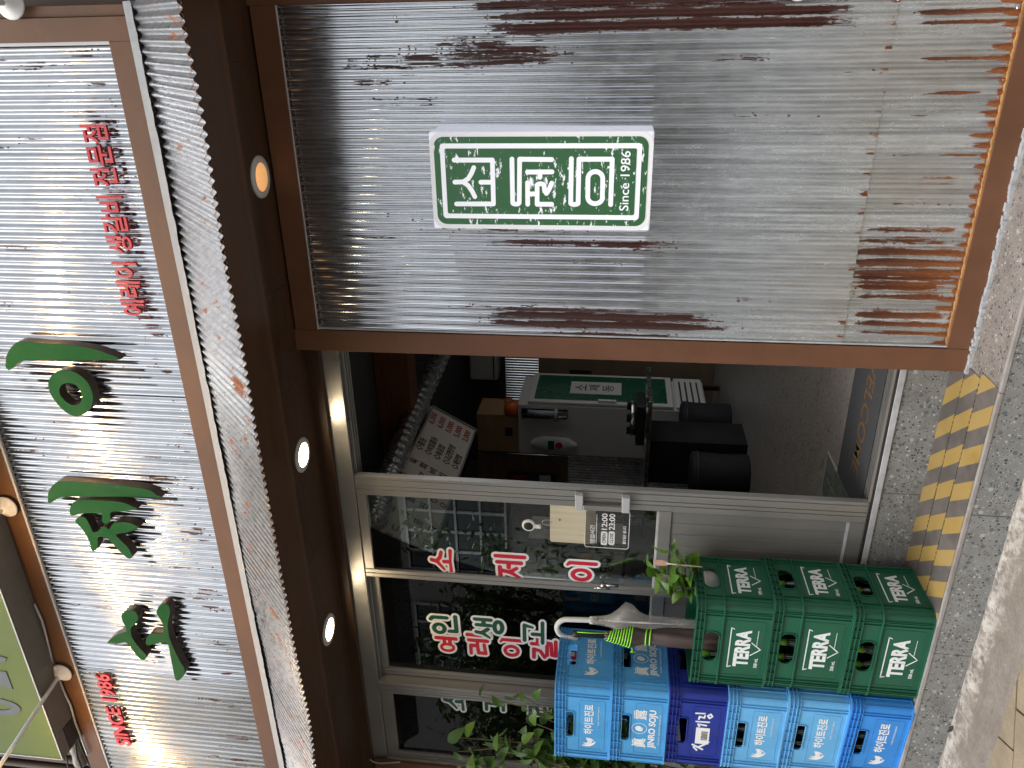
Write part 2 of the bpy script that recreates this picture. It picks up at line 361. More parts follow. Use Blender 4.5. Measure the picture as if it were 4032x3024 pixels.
struct(obj('indoor_walls',r,M['wallp']))
# the wall of the building itself: behind the side panel, above the soffit and left of the shopfront
M['upperwall']=pbr('brown_painted_ribs',(.11,.075,.055),.7,0,.3,(3,3,3),.2,60,.4)
b=MB(); b.box(-1.2,2.5,-.02,.1,TZ,SZ); b.box(-7,2.5,-.1,.1,SZ+.03,9.5); b.box(-7,-3.79,-.03,.1,TZ,SZ+.03)
wall=tag(obj('building_wall',b,M['upperwall']),'plain dark brown building wall that carries the shop sign','wall')
# ------------------------------------------------------------------ corrugated sheets
def corr(name,mat,parent,x0,x1,z0,z1,place,amp=.0062,seg=12,nz=60,streaks=(),oxf=None,orf=None,dent=.0015,phase=0,fade=.3,valley=0):
    nx=int((x1-x0)/PIT*seg); xs=np.linspace(x0,x1,nx+1); zs=np.linspace(z0,z1,nz+1); X,Z=np.meshgrid(xs,zs)
    Wv=-amp*np.cos(2*np.pi*(X/PIT+phase))
    sh=np.zeros_like(X)
    for q in range(14):
        cx,cz=rng.uniform(x0,x1),rng.uniform(z0,z1); sh+=rng.normal()*dent*np.exp(-((X-cx)/.16)**2-((Z-cz)/.35)**2)
    sh+=dent*.8*np.sin(X*5.1+1)*np.sin(Z*2.3)
    ru=np.zeros_like(X)
    for (xc,hw,za,zb,st) in streaks:
        za,zb=max(za,zb),min(za,zb); fe=min(fade,(za-zb)*.42)
        ve=np.clip((za-Z)/fe,0,1)*np.clip((Z-zb)/fe,0,1)
        ru=np.maximum(ru,st*np.exp(-((X-xc)/(hw*1.15))**2)*ve)
    ru*=1+valley*(np.cos(2*np.pi*(X/PIT+phase))-.35)
    ox=oxf(X,Z) if oxf else np.zeros_like(X); og=orf(X,Z) if orf else np.zeros_like(X)
    V=[place(x,z,w) for x,z,w in zip(X.ravel(),Z.ravel(),(Wv+sh).ravel())]
    W_=nx+1; Fs=[(j*W_+i,j*W_+i+1,(j+1)*W_+i+1,(j+1)*W_+i) for j in range(nz) for i in range(nx)]
    me=bpy.data.meshes.new(name); me.from_pydata(V,[],Fs)
    for nm,a in(('rust',ru),('ox',ox),('orange',og)):
        at=me.attributes.new(nm,'FLOAT','POINT'); at.data.foreach_set('value',a.ravel().astype(np.float32))
    return link(name,me,mat,parent,True)
def band(v,a,b,s): return np.clip((v-a)/s,0,1)*np.clip((b-v)/s,0,1)
# side panel: streaks were read off the photo as rows (row centre, half width, from, to, amount)
P_=[(5,12,1650,3500,.75),(50,14,1790,3540,.86),(95,16,1780,3540,.88),(24,10,1850,3400,.45),(125,12,1760,2600,.5),(205,22,1480,2450,.60),(170,14,1450,2300,.46),(245,16,1500,2400,.56),(225,12,1300,2000,.5),
    (280,10,3150,4010,.32),(230,10,2650,3180,.58),(260,22,1200,1800,.42),(330,14,1300,1700,.42),(395,14,1350,1850,.45),(455,10,2600,3350,.34),
    (855,14,1300,1800,.28),(905,14,1500,2450,.42),(930,12,1180,1750,.33),(958,14,1750,2880,.68),(985,12,2300,2760,.4),(1040,12,2050,2700,.3),(1215,13,1680,2700,.5),(1245,16,1800,2960,.82),(1280,18,1820,3000,.86),(1315,10,2000,2900,.5),(1180,10,2600,3300,.3),
    (880,12,2900,3350,.26),(1140,14,1500,1700,.3)]
PS=[]
for yc,hw,xa,xb,st in P_:
    a,c=onY(xa,yc,YP+.02),onY(xb,yc,YP+.02); PS.append(((a.x+c.x)/2,hw*.00095,a.z,c.z,st))
zseam=onY(3424,700,YP+.02).z
LS=[]
for yc,hw,xa,xb,st in[(yc_,hw_*.8,xa_,xb_+rng.uniform(20,90),st_+.1) for yc_,hw_,xa_,xb_,st_ in((905,14,3330,3790,.62),(945,16,3330,3780,.66),(990,18,3320,3770,.76),(1040,22,3310,3760,.86),(1085,22,3310,3750,.88),(1125,20,3310,3750,.8),(1165,14,3310,3740,.6),(1240,22,3310,3740,.66),(1275,16,3320,3740,.62),(1310,10,3320,3740,.5),(40,14,3560,4020,.7),(85,10,3560,4000,.66),(228,8,3560,3980,.62),(365,8,3590,3830,.6),(455,7,3500,3700,.4),(610,7,3440,3900,.3),(800,9,3440,3800,.35),(700,9,3560,3800,.34))]:
    a,c=onY(xa,yc,YP+.02),onY(xb,yc,YP+.02); LS.append(((a.x+c.x)/2,hw*.00095,a.z,c.z,st))
pan=thing('corrugated_panel','tall brown framed panel of rust streaked corrugated metal right of the entrance','wall panel',(-.55,YP,TZ))
pp=lambda yy:(lambda x,z,w:(x,yy+w,z))
nlow=rng.uniform(.1,1,200)
def ox_up(X,Z): return np.clip((2.25-Z)/1.2,0,1)*.52+.10*np.sin(X*9)+.06
def ox_lo(X,Z): return .56+.14*np.sin(X*17+1)
def edge_or(X,Z): return np.clip((.52-Z)/.24,0,1)*.75+.12+.15*np.sin(X*40)**2
corr('upper_sheet',M['sheet'],pan,-1.124,.072,zseam,2.666,pp(YP+.016),valley=.10,streaks=PS+[(X_,.012,zseam+.035,zseam-.02,.5) for X_ in np.arange(-1.1,.05,.0672)],oxf=ox_up,orf=lambda X,Z:np.clip((zseam+.05-Z)/.05,0,1)*.8,nz=110)
low=corr('lower_sheet',M['sheet'],pan,-1.124,.072,.245,zseam+.03,pp(YP+.0195),streaks=LS,fade=.09,valley=.30,oxf=ox_lo,orf=edge_or,nz=70)
at=low.data.attributes['rust']; vv=np.zeros(len(at.data),np.float32); at.data.foreach_get('value',vv)
co=np.zeros(len(low.data.vertices)*3,np.float32); low.data.vertices.foreach_get('co',co); co=co.reshape(-1,3)
depth=np.repeat(rng.uniform(.015,.075,64),1)[np.clip(((co[:,0]+1.13)/PIT).astype(int),0,63)]
val=np.clip(1.15-(co[:,2]-.249)/depth*.75,0,1)*(.55+.45*np.cos(2*np.pi*co[:,0]/PIT)*-1*-1)
vv=np.maximum(vv,val); at.data.foreach_set('value',vv)
fr=MB(); fr.box(-1.212,-1.1225,YP,-.02,TZ,SZ); fr.box(.07,.17,YP,-.02,TZ,SZ); obj('stile',fr,M['brown'],pan,bev=.002)
fr=MB(); fr.box(-1.1225,.07,YP+.0015,-.02,TZ,.2485); obj('bottom_rail',fr,M['brown'],pan,bev=.002)
fr=MB(); fr.box(-1.1225,.07,YP+.0015,-.02,2.664,2.757); obj('top_rail',fr,M['brown'],pan,bev=.002)
fr=MB()
for a in range(60):
    x=-1.12+a*.02; fr.box(x,x+.0195,YP+.006-.002*math.sin(a),YP+.02,.2485,.2515+.002*abs(math.sin(a*1.7)))
obj('rusty_edge',fr,pbr('orange_rust_edge',(.40,.20,.065),.8,0,.4,(30,30,30)),pan)
fr=MB(); pts=[(-1.1205+.0056*i,YP+.004,2.661) for i in range(214)]; fr.tube(pts,.0032,6); obj('top_bead',fr,M['caulk'],pan,True)
fr=MB(); fr.box(-1.118,-1.112,YP+.003,YP+.02,.25,2.66); obj('side_bead',fr,M['caulk'],pan)
fr=MB()
for a in range(90):
    x=-1.215+a*.015; fr.box(x,x+.0155,YP-.012-.006*rng.random(),YP+.001,TZ,TZ+.008+.007*rng.random())
obj('sealant',fr,M['caulk'],pan)
for (x,y) in((1555,68),(2310,382),(2305,950),(2300,1302),(3540,-2),(3950,318),(4010,30)):
    p=onY(x,y,YP+.012); sc=MB(); sc.lathe([(.001,-.008),(.0055,-.007),(.0055,-.002),(.003,.0)],p,10,Matrix.Rotation(math.pi/2,4,'X')); obj('screw',sc,M['steel'],pan)
# ------------------------------------------------------------------ backlit shop sign on the panel
YB=-.285
L4=lambda x,y:(1700+x*.4295,480+y*.4294)
def fp(x,y,Y): return onY(*L4(x,y),Y)
bx=thing('lightbox_sign','backlit white sign box with a scratched green face and white lettering on the metal panel','shop sign',(-.55,YP,1.5))
tl,trr,bl,br_=fp(10,985,YB),fp(-20,92,YB),fp(1992,988,YB),fp(2046,80,YB)
x0,x1=(tl.x+bl.x)/2,(trr.x+br_.x)/2; zt,zb=(tl.z+trr.z)/2,(bl.z+br_.z)/2
M['lit']=emis('lit_acrylic',(.82,.83,.87),.16); M['litside']=emis('lit_acrylic_side',(.78,.80,.93),.18)
mb=MB(); mb.box(x0,x1,YB,YP+.006,zb,zt); obj('box',mb,M['litside'],bx,bev=.006)
def rrect(x0,x1,z0,z1,r,n=8):
    o=[]
    for cx,cz,a in((x1-r,z1-r,0),(x0+r,z1-r,90),(x0+r,z0+r,180),(x1-r,z0+r,270)):
        for i in range(n+1):
            t=math.radians(a+90*i/n); o.append((cx+r*math.cos(t),cz+r*math.sin(t)))
    return o
XZ=lambda Y:frame((0,Y,0),(1,0,0),(0,0,1))
wd=x1-x0; Q=wd/.62                                            # the face drawn in its own plane
def green_mat():
    mt,n,N,L,P=nmat('scratched_green_vinyl')
    a=noise(N,L,coords(N,L,(26,1,75)),1,9,.72); b2=noise(N,L,coords(N,L,(7,1,9)),1,4,.6)
    mk=ramp(N,L,mth(N,L,'ADD',mth(N,L,'MULTIPLY',a,.7),mth(N,L,'MULTIPLY',b2,.3)),[(.575,0.),(.585,1.)])
    L.new(mixc(N,L,mk,(.027,.098,.038),(.80,.81,.84)),P.inputs['Base Color'])
    L.new(mixc(N,L,mk,(.035,.16,.055),(.86,.87,.92)),P.inputs['Emission Color']); L.new(mixc(N,L,mk,.10,.16),P.inputs['Emission Strength']); P.inputs['Roughness'].default_value=.4; return mt
M['sgreen']=green_mat()
def off(d): return (x0+d*wd,x1-d*wd,zb+d*wd,zt-d*wd)
link('face',fill_mesh([rrect(*off(.003),.13*wd)],.001,XZ(YB-.0015)),emis('lit_face',(.74,.74,.75),.12),bx)
link('green_border',fill_mesh([rrect(*off(.05),.10*wd)],.0006,XZ(YB-.0032)),M['sgreen'],bx)
link('white_border',fill_mesh([rrect(*off(.115),.035*wd)],.0006,XZ(YB-.0046)),M['lit'],bx)
link('green_field',fill_mesh([rrect(*off(.165),.018*wd)],.0006,XZ(YB-.006)),M['sgreen'],bx)
def px_strokes(sts,Y,r):                                      # strokes read off the sign, in its own plane
    out=[]
    for st in sts: out.append([(p.x,p.z) for p in(fp(x,y,Y) for x,y in st)])
    return out
def stroke_obj(name,sts,r,Y,ext,mat,parent):
    allp=[p for s in sts for p in s]; ax=min(p[0] for p in allp); az=min(p[1] for p in allp); sc=max(max(p[0] for p in allp)-ax,max(p[1] for p in allp)-az)
    xs,D=strokes_sdf([[((x-ax)/sc,(z-az)/sc,r/sc) for x,z in s] for s in sts],170)
    return link(name,fill_mesh([[(ax+x*sc,az+z*sc) for x,z in lp] for lp in contour(xs,D,0)],ext,XZ(Y)),mat,parent)
arc=lambda cx,cy,rx,ry,a,b,n=10:[(cx+rx*math.cos(math.radians(a+(b-a)*i/n)),cy+ry*math.sin(math.radians(a+(b-a)*i/n))) for i in range(n+1)]
so_=[[(205,350),(556,350),(566,752),(228,752)],[(450,553),(558,553)],[(212,552),(290,550),(335,520),(365,470),(385,420)],[(290,550),(335,585),(370,635),(395,685)]]
je_=[[(735,342),(742,740)]+arc(772,740,30,14,180,0)+[(806,342),(1100,345)],[(878,460),(1102,458)],[(992,460),(992,508)],[(878,558),(880,755)],[(880,660),(966,660)],[(966,755),(966,590)]+arc(998,585,32,18,180,360)+[(1034,630),(1052,655),(1075,620),(1100,562)],[(966,755),(1100,755)]]
i_=[[(1280,338),(1274,740)]+arc(1308,745,34,12,180,0)+[(1350,342),(1655,342),(1640,757)],arc(1500,520,68,65,180,360)+[(1564,690)]+arc(1498,690,68,60,0,180)+[(1432,520)]]
for nm,sts in(('syllable',so_),('syllable',je_),('syllable',i_)): stroke_obj(nm,px_strokes(sts,YB-.0075,.02),.0080,YB-.0075,.0006,M['lit'],bx)
pc=fp(1770,545,YB-.0075); pw=abs(fp(1775,270,YB).x-fp(1760,815,YB).x); ph=abs(fp(1715,800,YB).z-fp(1800,800,YB).z)
link('caption',text_mesh('Since 1986',pw,ph,pc,(1,0,0),(0,0,1),.0006,off=.006),M['lit'],bx)
# ------------------------------------------------------------------ fascia sign
YS=-.25
sg=thing('fascia_sign','long corrugated metal sign board in a brown frame with big green letters above the awning','shop sign',(-1.9,YS,3.2))
zi0,zi1=3.237,4.185; XL=-4.4
segs=[(XL,-3.02),(-3.02,-2.32),(-2.32,-1.42),(-1.42,-.032)]
for i,(a,c) in enumerate(segs):
    stk=[]
    for q in range(int((c-a)*34)):
        xc=rng.uniform(a,c); zc=rng.uniform(3.25,4.1); ln=rng.uniform(.1,.5); stk.append((xc,rng.uniform(.004,.012),zc+ln/2,zc-ln/2,rng.uniform(.2,.45)))
    for q in range(int((c-a)*26)):
        xc=rng.uniform(a,c); stk.append((xc,.008,3.36+rng.uniform(-.05,.2),3.237,rng.uniform(.3,.55)))
    dull=(.55,.12,.05,.05)[i]
    corr('sign_sheet',M['signsheet'],sg,a-.01,c,zi0-.004,zi1+.004,pp(YS+.014+.0025*(i%2)),seg=12,nz=36,streaks=stk,oxf=(lambda X,Z,dull=dull:dull+.1*np.sin(X*13)),orf=lambda X,Z:np.clip((3.3-Z)/.1,0,1)*.5,dent=.0025,phase=.2*i)
f_=MB(); f_.box(-.032,.046,YS,YS+.1,3.148,4.30); obj('side_rail',f_,M['brownh'],sg,bev=.002)
f_=MB(); f_.box(.0465,.083,YS+.012,YS+.11,3.15,4.295); obj('side_trim',f_,M['brownh'],sg,bev=.0015)
f_=MB(); f_.box(XL,-.032,YS+.001,YS+.1,3.148,3.237); obj('bottom_rail',f_,M['brownh'],sg,bev=.002)
f_=MB(); f_.box(XL,-.032,YS+.001,YS+.1,4.185,4.29); obj('top_rail',f_,M['brownh'],sg,bev=.002)
f_=MB(); f_.box(XL,-.034,YS+.003,YS+.016,4.174,4.186); f_.box(-.043,-.031,YS+.004,YS+.016,3.238,4.184); obj('edge_angle',f_,M['greyplastic'],sg)
c2=lambda p:(p[0]*.663,1000+p[1]*.663); c3=lambda p:(p[0]*.663,1924+p[1]*.663)
big=[('c2',[(35,640),(45,590),(85,535),(130,520),(250,530),(420,542),(560,565),(640,592),(715,626),(590,629),(440,632),(230,630),(150,632),(110,645),(60,688),(36,674)]),
 ('c2',[(287,770),(305,725),(345,697),(400,692),(455,707),(510,750),(540,800),(553,860),(540,910),(500,950),(455,964),(400,945),(345,895),(300,830)],[(353,805),(370,775),(410,767),(450,778),(478,815),(485,860),(470,890),(430,897),(390,875),(360,840)]),
 ('c2',[(285,1450),(292,1405),(330,1360),(390,1350),(600,1365),(760,1380),(880,1400),(930,1430),(955,1446),(800,1441),(600,1440),(400,1440),(350,1450),(300,1478),(287,1472)]),
 ('c3',[(415,140),(425,95),(470,68),(600,70),(720,80),(790,106),(815,122),(740,132),(660,140),(657,180),(640,203),(618,205),(605,190),(608,165),(598,147),(520,145),(480,148),(430,160)]),
 ('c3',[(448,195),(455,178),(480,165),(510,178),(535,220),(553,256),(582,254),(600,235),(625,226),(648,240),(668,212),(700,200),(770,203),(812,222),(825,233),(760,258),(690,272),(720,310),(760,350),(785,395),(780,412),(755,410),(700,360),(660,315),(630,292),(598,285),(580,295),(582,330),(570,365),(550,370),(535,340),(525,300),(490,240),(460,210)]),
 ('c3',[(722,765),(730,738),(770,722),(805,732),(820,765),(805,800),(780,825),(776,850),(790,893),(830,948),(868,988),(865,1010),(848,1018),(818,998),(778,945),(748,914),(700,920),(645,918),(640,910),(680,876),(730,855),(748,848),(746,820),(733,797)]),
 ('c3',[(930,735),(945,697),(975,683),(1003,698),(1010,740),(997,800),(1003,870),(1032,950),(1072,1030),(1096,1070),(1091,1110),(1062,1138),(1042,1130),(1030,1080),(1012,990),(992,918),(920,922),(880,930),(866,917),(872,885),(902,860),(960,860),(972,845),(965,800),(943,762)])]
YL=YS-.046
for it in big:
    cv=c2 if it[0]=='c2' else c3
    lps=[smooth_loop([(lambda p:(p.x,p.z))(onY(*cv(q),YL)) for q in lp],4) for lp in it[1:]]
    lt=link('letter',fill_mesh(lps,.001,XZ(YL)),M['lettergreen'],sg)
    link('letter_return',fill_mesh([[(x,z) for x,z in lp] for lp in lps],.0215,XZ(YL+.0228)),M['letterside'],lt)
YR=YS-.006
def row(body,a,b,h,name,mat,**kw):                             # a line of small letters fitted between two sign points
    A,B=onY(*a,YR),onY(*b,YR); link(name,text_mesh(body,abs(B.x-A.x),h,(A+B)/2,B-A,(0,0,1),.006,**kw),mat,sg)
row('예레이 생갈비 전문점',(535,1241),(368,490),.105,'red_lettering',M['letterred'],off=.014)
row('SINCE 1986',(492,2932),(400,2651),.088,'date_lettering',M['letterred'],off=.022)
# ------------------------------------------------------------------ awning, soffit, downlights
A0,A1=Vector((0,-.735,2.690)),Vector((0,-.292,3.112)); AD=(A1-A0); AL=AD.length; AD/=AL; AN=Vector((0,-AD.z,AD.y))
aw=thing('metal_awning','narrow sloping awning of dull corrugated metal with a wavy rusty lower edge','awning',(-1.9,-.5,2.7))
ap=lambda x,z,w:tuple(Vector((x,0,0))+A0+AD*z+AN*(w-.001))
for i,(a,c) in enumerate([(-4.4,-2.86),(-2.86,-1.98),(-1.98,-.72),(-.72,.095)]):
    stk=[(rng.uniform(a,c),rng.uniform(.005,.02),z0+rng.uniform(.04,.12),z0-.05,rng.uniform(.3,.55)) for z0 in rng.uniform(.05,.35,int((c-a)*16))]
    if i==2: stk+=[(-1.14,.03,.26,-.02,.72),(-1.25,.02,.15,-.02,.55)]
    if i==1: stk+=[(-2.35,.02,.3,.02,.6),(-2.2,.02,.3,.05,.55)]
    corr('awning_sheet',M['awnsheet'],aw,a,c+.012,-.004*(i%2)-.003,AL,(lambda x,z,w,i=i:tuple(Vector((x,0,0))+A0+AD*z+AN*(w-.0022*(i%2)))),seg=12,nz=18,streaks=stk,oxf=lambda X,Z:.62+.2*np.sin(X*6),orf=lambda X,Z:np.ones_like(X)*.9,dent=.002,phase=.13*i)
rb=MB(); nn=1300
for j in range(nn):                                            # the cut edge, rusted orange
    x=-4.4+4.5*j/nn; x2=x+4.5/nn
    a=A0+AN*(-.0062*math.cos(2*math.pi*x/PIT))+Vector((x,0,0)); c=A0+AN*(-.0062*math.cos(2*math.pi*x2/PIT))+Vector((x2,0,0))
    rb.add([a+AN*.0012,c+AN*.0012,c-AN*.0012-AD*.001,a-AN*.0012-AD*.001],[(0,1,2,3)])
obj('cut_edge',rb,pbr('orange_cut_edge',(.42,.20,.07),.8,0,.6,(14,14,14)),aw)
sl_=MB(); RH=.095+.016*rng.random(222); RM=.010+.004*rng.random(222)
for j in range(220):
    x=-4.4+j*.0204; x2=x+.0204
    Pk=lambda xx,q:(lambda v:(xx,v.y,v.z))(A1-AD*RH[q]+AN*.0125); Pm=lambda xx,q:(lambda v:(xx,v.y,v.z))(A1-AD*.02+AN*(RM[q]+.004))
    sl_.add([(x,-.258,3.150),(x2,-.258,3.150),Pm(x2,j+1),Pm(x,j),Pk(x2,j+1),Pk(x,j)],[(0,1,2,3),(3,2,4,5)])
obj('sealant_strip',sl_,M['strip'],aw,True)
sf=thing('timber_soffit','dark brown timber soffit with a beam under the awning over the entrance','soffit',(-1.9,-.3,SZ))
q=MB(); q.box(-6,2.5,-.376,-.02,SZ,SZ+.03)
obj('soffit_board',q,M['darkbrown'],sf)
q=MB(); q.box(-6,2.5,-.60,-.394,SZ-.012,SZ+.03); obj('beam',q,brownwood('brown_beam',(.068,.033,.017),.2,(.8,12,12),.45,.3),sf,bev=.004)
q=MB(); q.box(-6,2.5,-.394,-.356,SZ-.005,SZ+.03); obj('cover_strip',q,brownwood('brown_strip',(.09,.047,.026),.2,(.8,12,12),.5,.2),sf,bev=.002)
q=MB(); q.box(-6,-1.212,-.05,.0,2.712,SZ); obj('header_board',q,M['darkbrown'],sf)
for x in np.arange(-3.8,.6,.41):
    gv=MB(); gv.box(x,x+.004,-.356,-.12,SZ-.0012,SZ+.001); obj('board_joint',gv,M['alud'],sf)
M['bezel']=pbr('grey_lamp_ring',(.50,.49,.48),.5,0,.05)
for i,(x,st,col) in enumerate([(-.493,.30,(1,.50,.19)),(-1.655,26,(1,.80,.52)),(-2.612,26,(1,.80,.52))]):
    d=thing('downlight',['dim orange downlight ringed in grey, above the metal panel','glowing round downlight above the open doorway','glowing round downlight over the glass panes with red and green letters'][i],'downlight',(x,-.24,SZ),'round downlights in the soffit')
    q=MB(); q.lathe([(.052,-.006),(.056,-.0085),(.075,-.004),(.076,.003),(.05,.003)],(x,-.24,SZ-.002),36,None,False); obj('ring',q,M['bezel'],d,True)
    lm=emis('lamp_lens_%d'%i,col,st)
    q=MB(); q.lathe([(.001,-.0035),(.0515,-.003),(.0515,.001)],(x,-.24,SZ-.004),32); obj('lens',q,lm,d,True)
    if i:
        la=bpy.data.lights.new('downlight_bulb','SPOT'); la.energy=3.8; la.spot_size=math.radians(140); la.spot_blend=.6; la.shadow_soft_size=.045; la.color=(1,.72,.40)
        lo=bpy.data.objects.new('downlight_bulb',la); C.objects.link(lo); lo.location=(x,-.24,SZ-.02)
# arm lamps that light the sign
arms=[((245,2647),(-150,3238),-.95,'white arm lamp on the sign frame beside the lime green sign'),((27,1994),(-360,2420),-.95,'white arm lamp on the sign frame, only its round foot in view'),((40,10),(-420,-40),-.95,'white arm lamp at the right end of the sign frame, only its foot in view'),((-170,1290),(-420,1500),-.95,'white arm lamp above the green letters, just out of the top of the view')]
for i,(b_,e_,ye,lb) in enumerate(arms):
    bp=onY(*b_,YS-.012); ep=onY(*e_,ye); ep.y=ye
    if i: ep=Vector((bp.x-.05,-.95,bp.z+.12))
    t=thing('arm_lamp',lb,'sign lamp',bp,'arm lamps on the sign frame')
    Mx=Matrix.Rotation(math.pi/2,4,'X')
    q=MB(); q.lathe([(.052,.0),(.055,-.004),(.050,-.008),(.030,-.022),(.018,-.034),(.012,-.036)],bp,28,Matrix.Rotation(-math.pi/2,4,'X')); ft=obj('foot',q,M['whiteplastic'],t,True)
    for an in (30,120,210,300):
        sc=MB(); sc.lathe([(.001,.002),(.004,.001),(.004,-.001)],bp+Vector((.043*math.cos(math.radians(an)),-.008,.043*math.sin(math.radians(an)))),8,Mx); obj('screw',sc,M['steel'],ft)
    q=MB(); q.tube([bp+Vector((0,-.03,0)),bp.lerp(ep,.5),ep],.010,12); obj('arm',q,M['whiteplastic'],t,True)
    dr=(Vector((ep.x,YS,3.62))-ep).normalized(); rot=dr.to_track_quat('Z','Y').to_matrix().to_4x4()
    q=MB(); q.lathe([(.02,-.06),(.035,-.05),(.055,.02),(.07,.06),(.066,.06),(.05,.02),(.02,-.04)],ep,24,rot,False); obj('lamp_head',q,M['whiteplastic'],t,True)
    q=MB(); q.lathe([(.001,-.02),(.028,-.01),(.03,.015),(.02,.03),(.001,.036)],ep,16,rot); obj('bulb',q,emis('sign_bulb_%d'%i,(1,.62,.26),(160,160,0,160)[i]),t,True)
    la=bpy.data.lights.new('sign_lamp','SPOT'); la.energy=(9,8,0,8)[i]; la.spot_size=math.radians(100); la.spot_blend=.7; la.shadow_soft_size=.03; la.color=(1,.56,.20)
    lo=bpy.data.objects.new('sign_lamp',la); C.objects.link(lo); lo.location=ep+dr*.075; lo.rotation_euler=dr.to_track_quat('-Z','Y').to_euler()
# ------------------------------------------------------------------ shopfront: frame, two sliding leaves, side window
ff=thing('shopfront_frame','champagne aluminium frame and tracks around the sliding doors and side window','door frame',(-2.5,0,FZ))
q=MB(); q.box(-3.80,-1.2,-.022,-.004,2.635,2.712); q.box(-3.80,-1.2,-.018,.09,2.66,2.71); q.box(-3.80,-1.2,.012,.020,2.625,2.66); q.box(-3.80,-1.2,.042,.050,2.625,2.66); q.box(-3.80,-1.2,.072,.080,2.625,2.66); obj('head_track',q,M['alu'],ff,bev=.0015)
q=MB(); q.box(-3.80,-1.2,-.012,.09,FZ-.006,FZ+.004); obj('sill_track',q,M['alud'],ff)
q=MB(); q.box(-3.80,-1.2,-.008,-.003,FZ+.004,FZ+.014); q.box(-3.80,-1.2,.02,.025,FZ+.004,FZ+.014); q.box(-3.80,-1.2,.05,.055,FZ+.004,FZ+.014); obj('sill_rail',q,M['alu'],ff)
q=MB(); q.box(-6,1.5,-.014,-.0065,FZ-.032,FZ-.006); obj('sill_sealant',q,M['caulk'],ff,bev=.003)
def ridged(mb,x0,x1,y0,y1,z0,z1,gr):                          # an extruded aluminium post with grooves
    xs=[x0]+gr+[x1]
    for a,b in zip(xs[:-1],xs[1:]): mb.box(a+.0018,b-.0018,y0,y1,z0,z1)
    mb.box(x0+.001,x1-.001,y0+.006,y1,z0,z1)
q=MB(); ridged(q,-3.222,-3.148,-.03,.06,FZ+.01,2.636,[-3.205,-3.188,-3.170]); obj('post',q,M['alu'],ff,bev=.001)
q=MB(); ridged(q,-3.79,-3.715,-.03,.06,FZ+.01,2.636,[-3.765,-3.74]); obj('post',q,M['alu'],ff,bev=.001)
q=MB(); q.box(-3.80,-3.715,-.05,-.031,FZ,2.7); obj('jamb',q,M['brown'],ff)
def leaf(nm,lab,x0,x1,y,sw,parent_label=None):
    d=thing(nm,lab,'sliding door',((x0+x1)/2,y,FZ))
    y0,y1=y-.016,y+.016
    q=MB(); ridged(q,x1-sw[1],x1,y0,y1,FZ+.012,2.632,[x1-sw[1]*.7,x1-sw[1]*.5,x1-sw[1]*.18]); obj('stile',q,M['alu'],d,bev=.001)
    q=MB(); ridged(q,x0,x0+sw[0],y0,y1,FZ+.012,2.632,[x0+sw[0]*.5]); obj('stile',q,M['alu'],d,bev=.001)
    a,b=x0+sw[0]+.0006,x1-sw[1]-.0006
    q=MB(); q.box(a,b,y0+.002,y1,2.588,2.631); obj('top_rail',q,M['alu'],d,bev=.001)
    q=MB(); q.box(a,b,y0+.001,y1,1.182,1.236); obj('middle_rail',q,M['alu'],d,bev=.001)
    q=MB(); q.box(a,b,y0+.0002,y1-.002,1.2365,1.246); obj('glazing_bead',q,M['trim'],d)
    q=MB(); q.box(a,b,y0+.002,y1,FZ+.012,.425); obj('bottom_rail',q,M['alup'],d,bev=.001)
    q=MB(); q.box(a,b,y0+.0005,y1-.002,.4255,.436); obj('sealant',q,M['caulk'],d)
    q=MB(); n=max(2,round((b-a)/.064)); w=(b-a)/n
    for i in range(n): q.box(a+i*w+.0018,a+(i+1)*w-.0018,y0+.009,y1-.006,.4365,1.1815)
    q.box(a,b,y0+.012,y1-.008,.4365,1.1815); obj('lower_panel',q,M['alup'],d,bev=.0012)
    q=MB(); q.box(a,b,y-.002,y+.002,1.2465,2.5875); obj('glass',q,M['glass'],d)
    return d
d1=leaf('sliding_door','glazed sliding door with the handle, hanging wooden board and red lettering beside the open doorway',-2.463,-1.883,-.001,(.048,.105))
d2=leaf('sliding_door','glazed sliding door behind the crates with overlapping red and green lettering',-3.146,-2.435,.048,(.04,.05))
wn=thing('side_window','narrow fixed window with green lettering behind the leafy plant','window',(-3.47,0,FZ))
q=MB(); q.box(-3.715,-3.675,-.012,.03,FZ+.015,2.632); q.box(-3.2215,-3.2,-.012,.03,FZ+.015,2.632); obj('stile',q,M['alu'],wn,bev=.001)
q=MB(); q.box(-3.6745,-3.2005,-.011,.03,2.57,2.631); q.box(-3.6745,-3.2005,-.011,.03,FZ+.015,.5); q.box(-3.6745,-3.2005,-.011,.03,1.18,1.24); obj('rail',q,M['alu'],wn,bev=.001)
q=MB(); q.box(-3.6745,-3.2005,-.002,.02,.5005,1.1795); obj('lower_panel',q,M['alup'],wn)
q=MB(); q.box(-3.6745,-3.2005,.004,.008,1.2405,2.5695); obj('glass',q,M['glass'],wn)
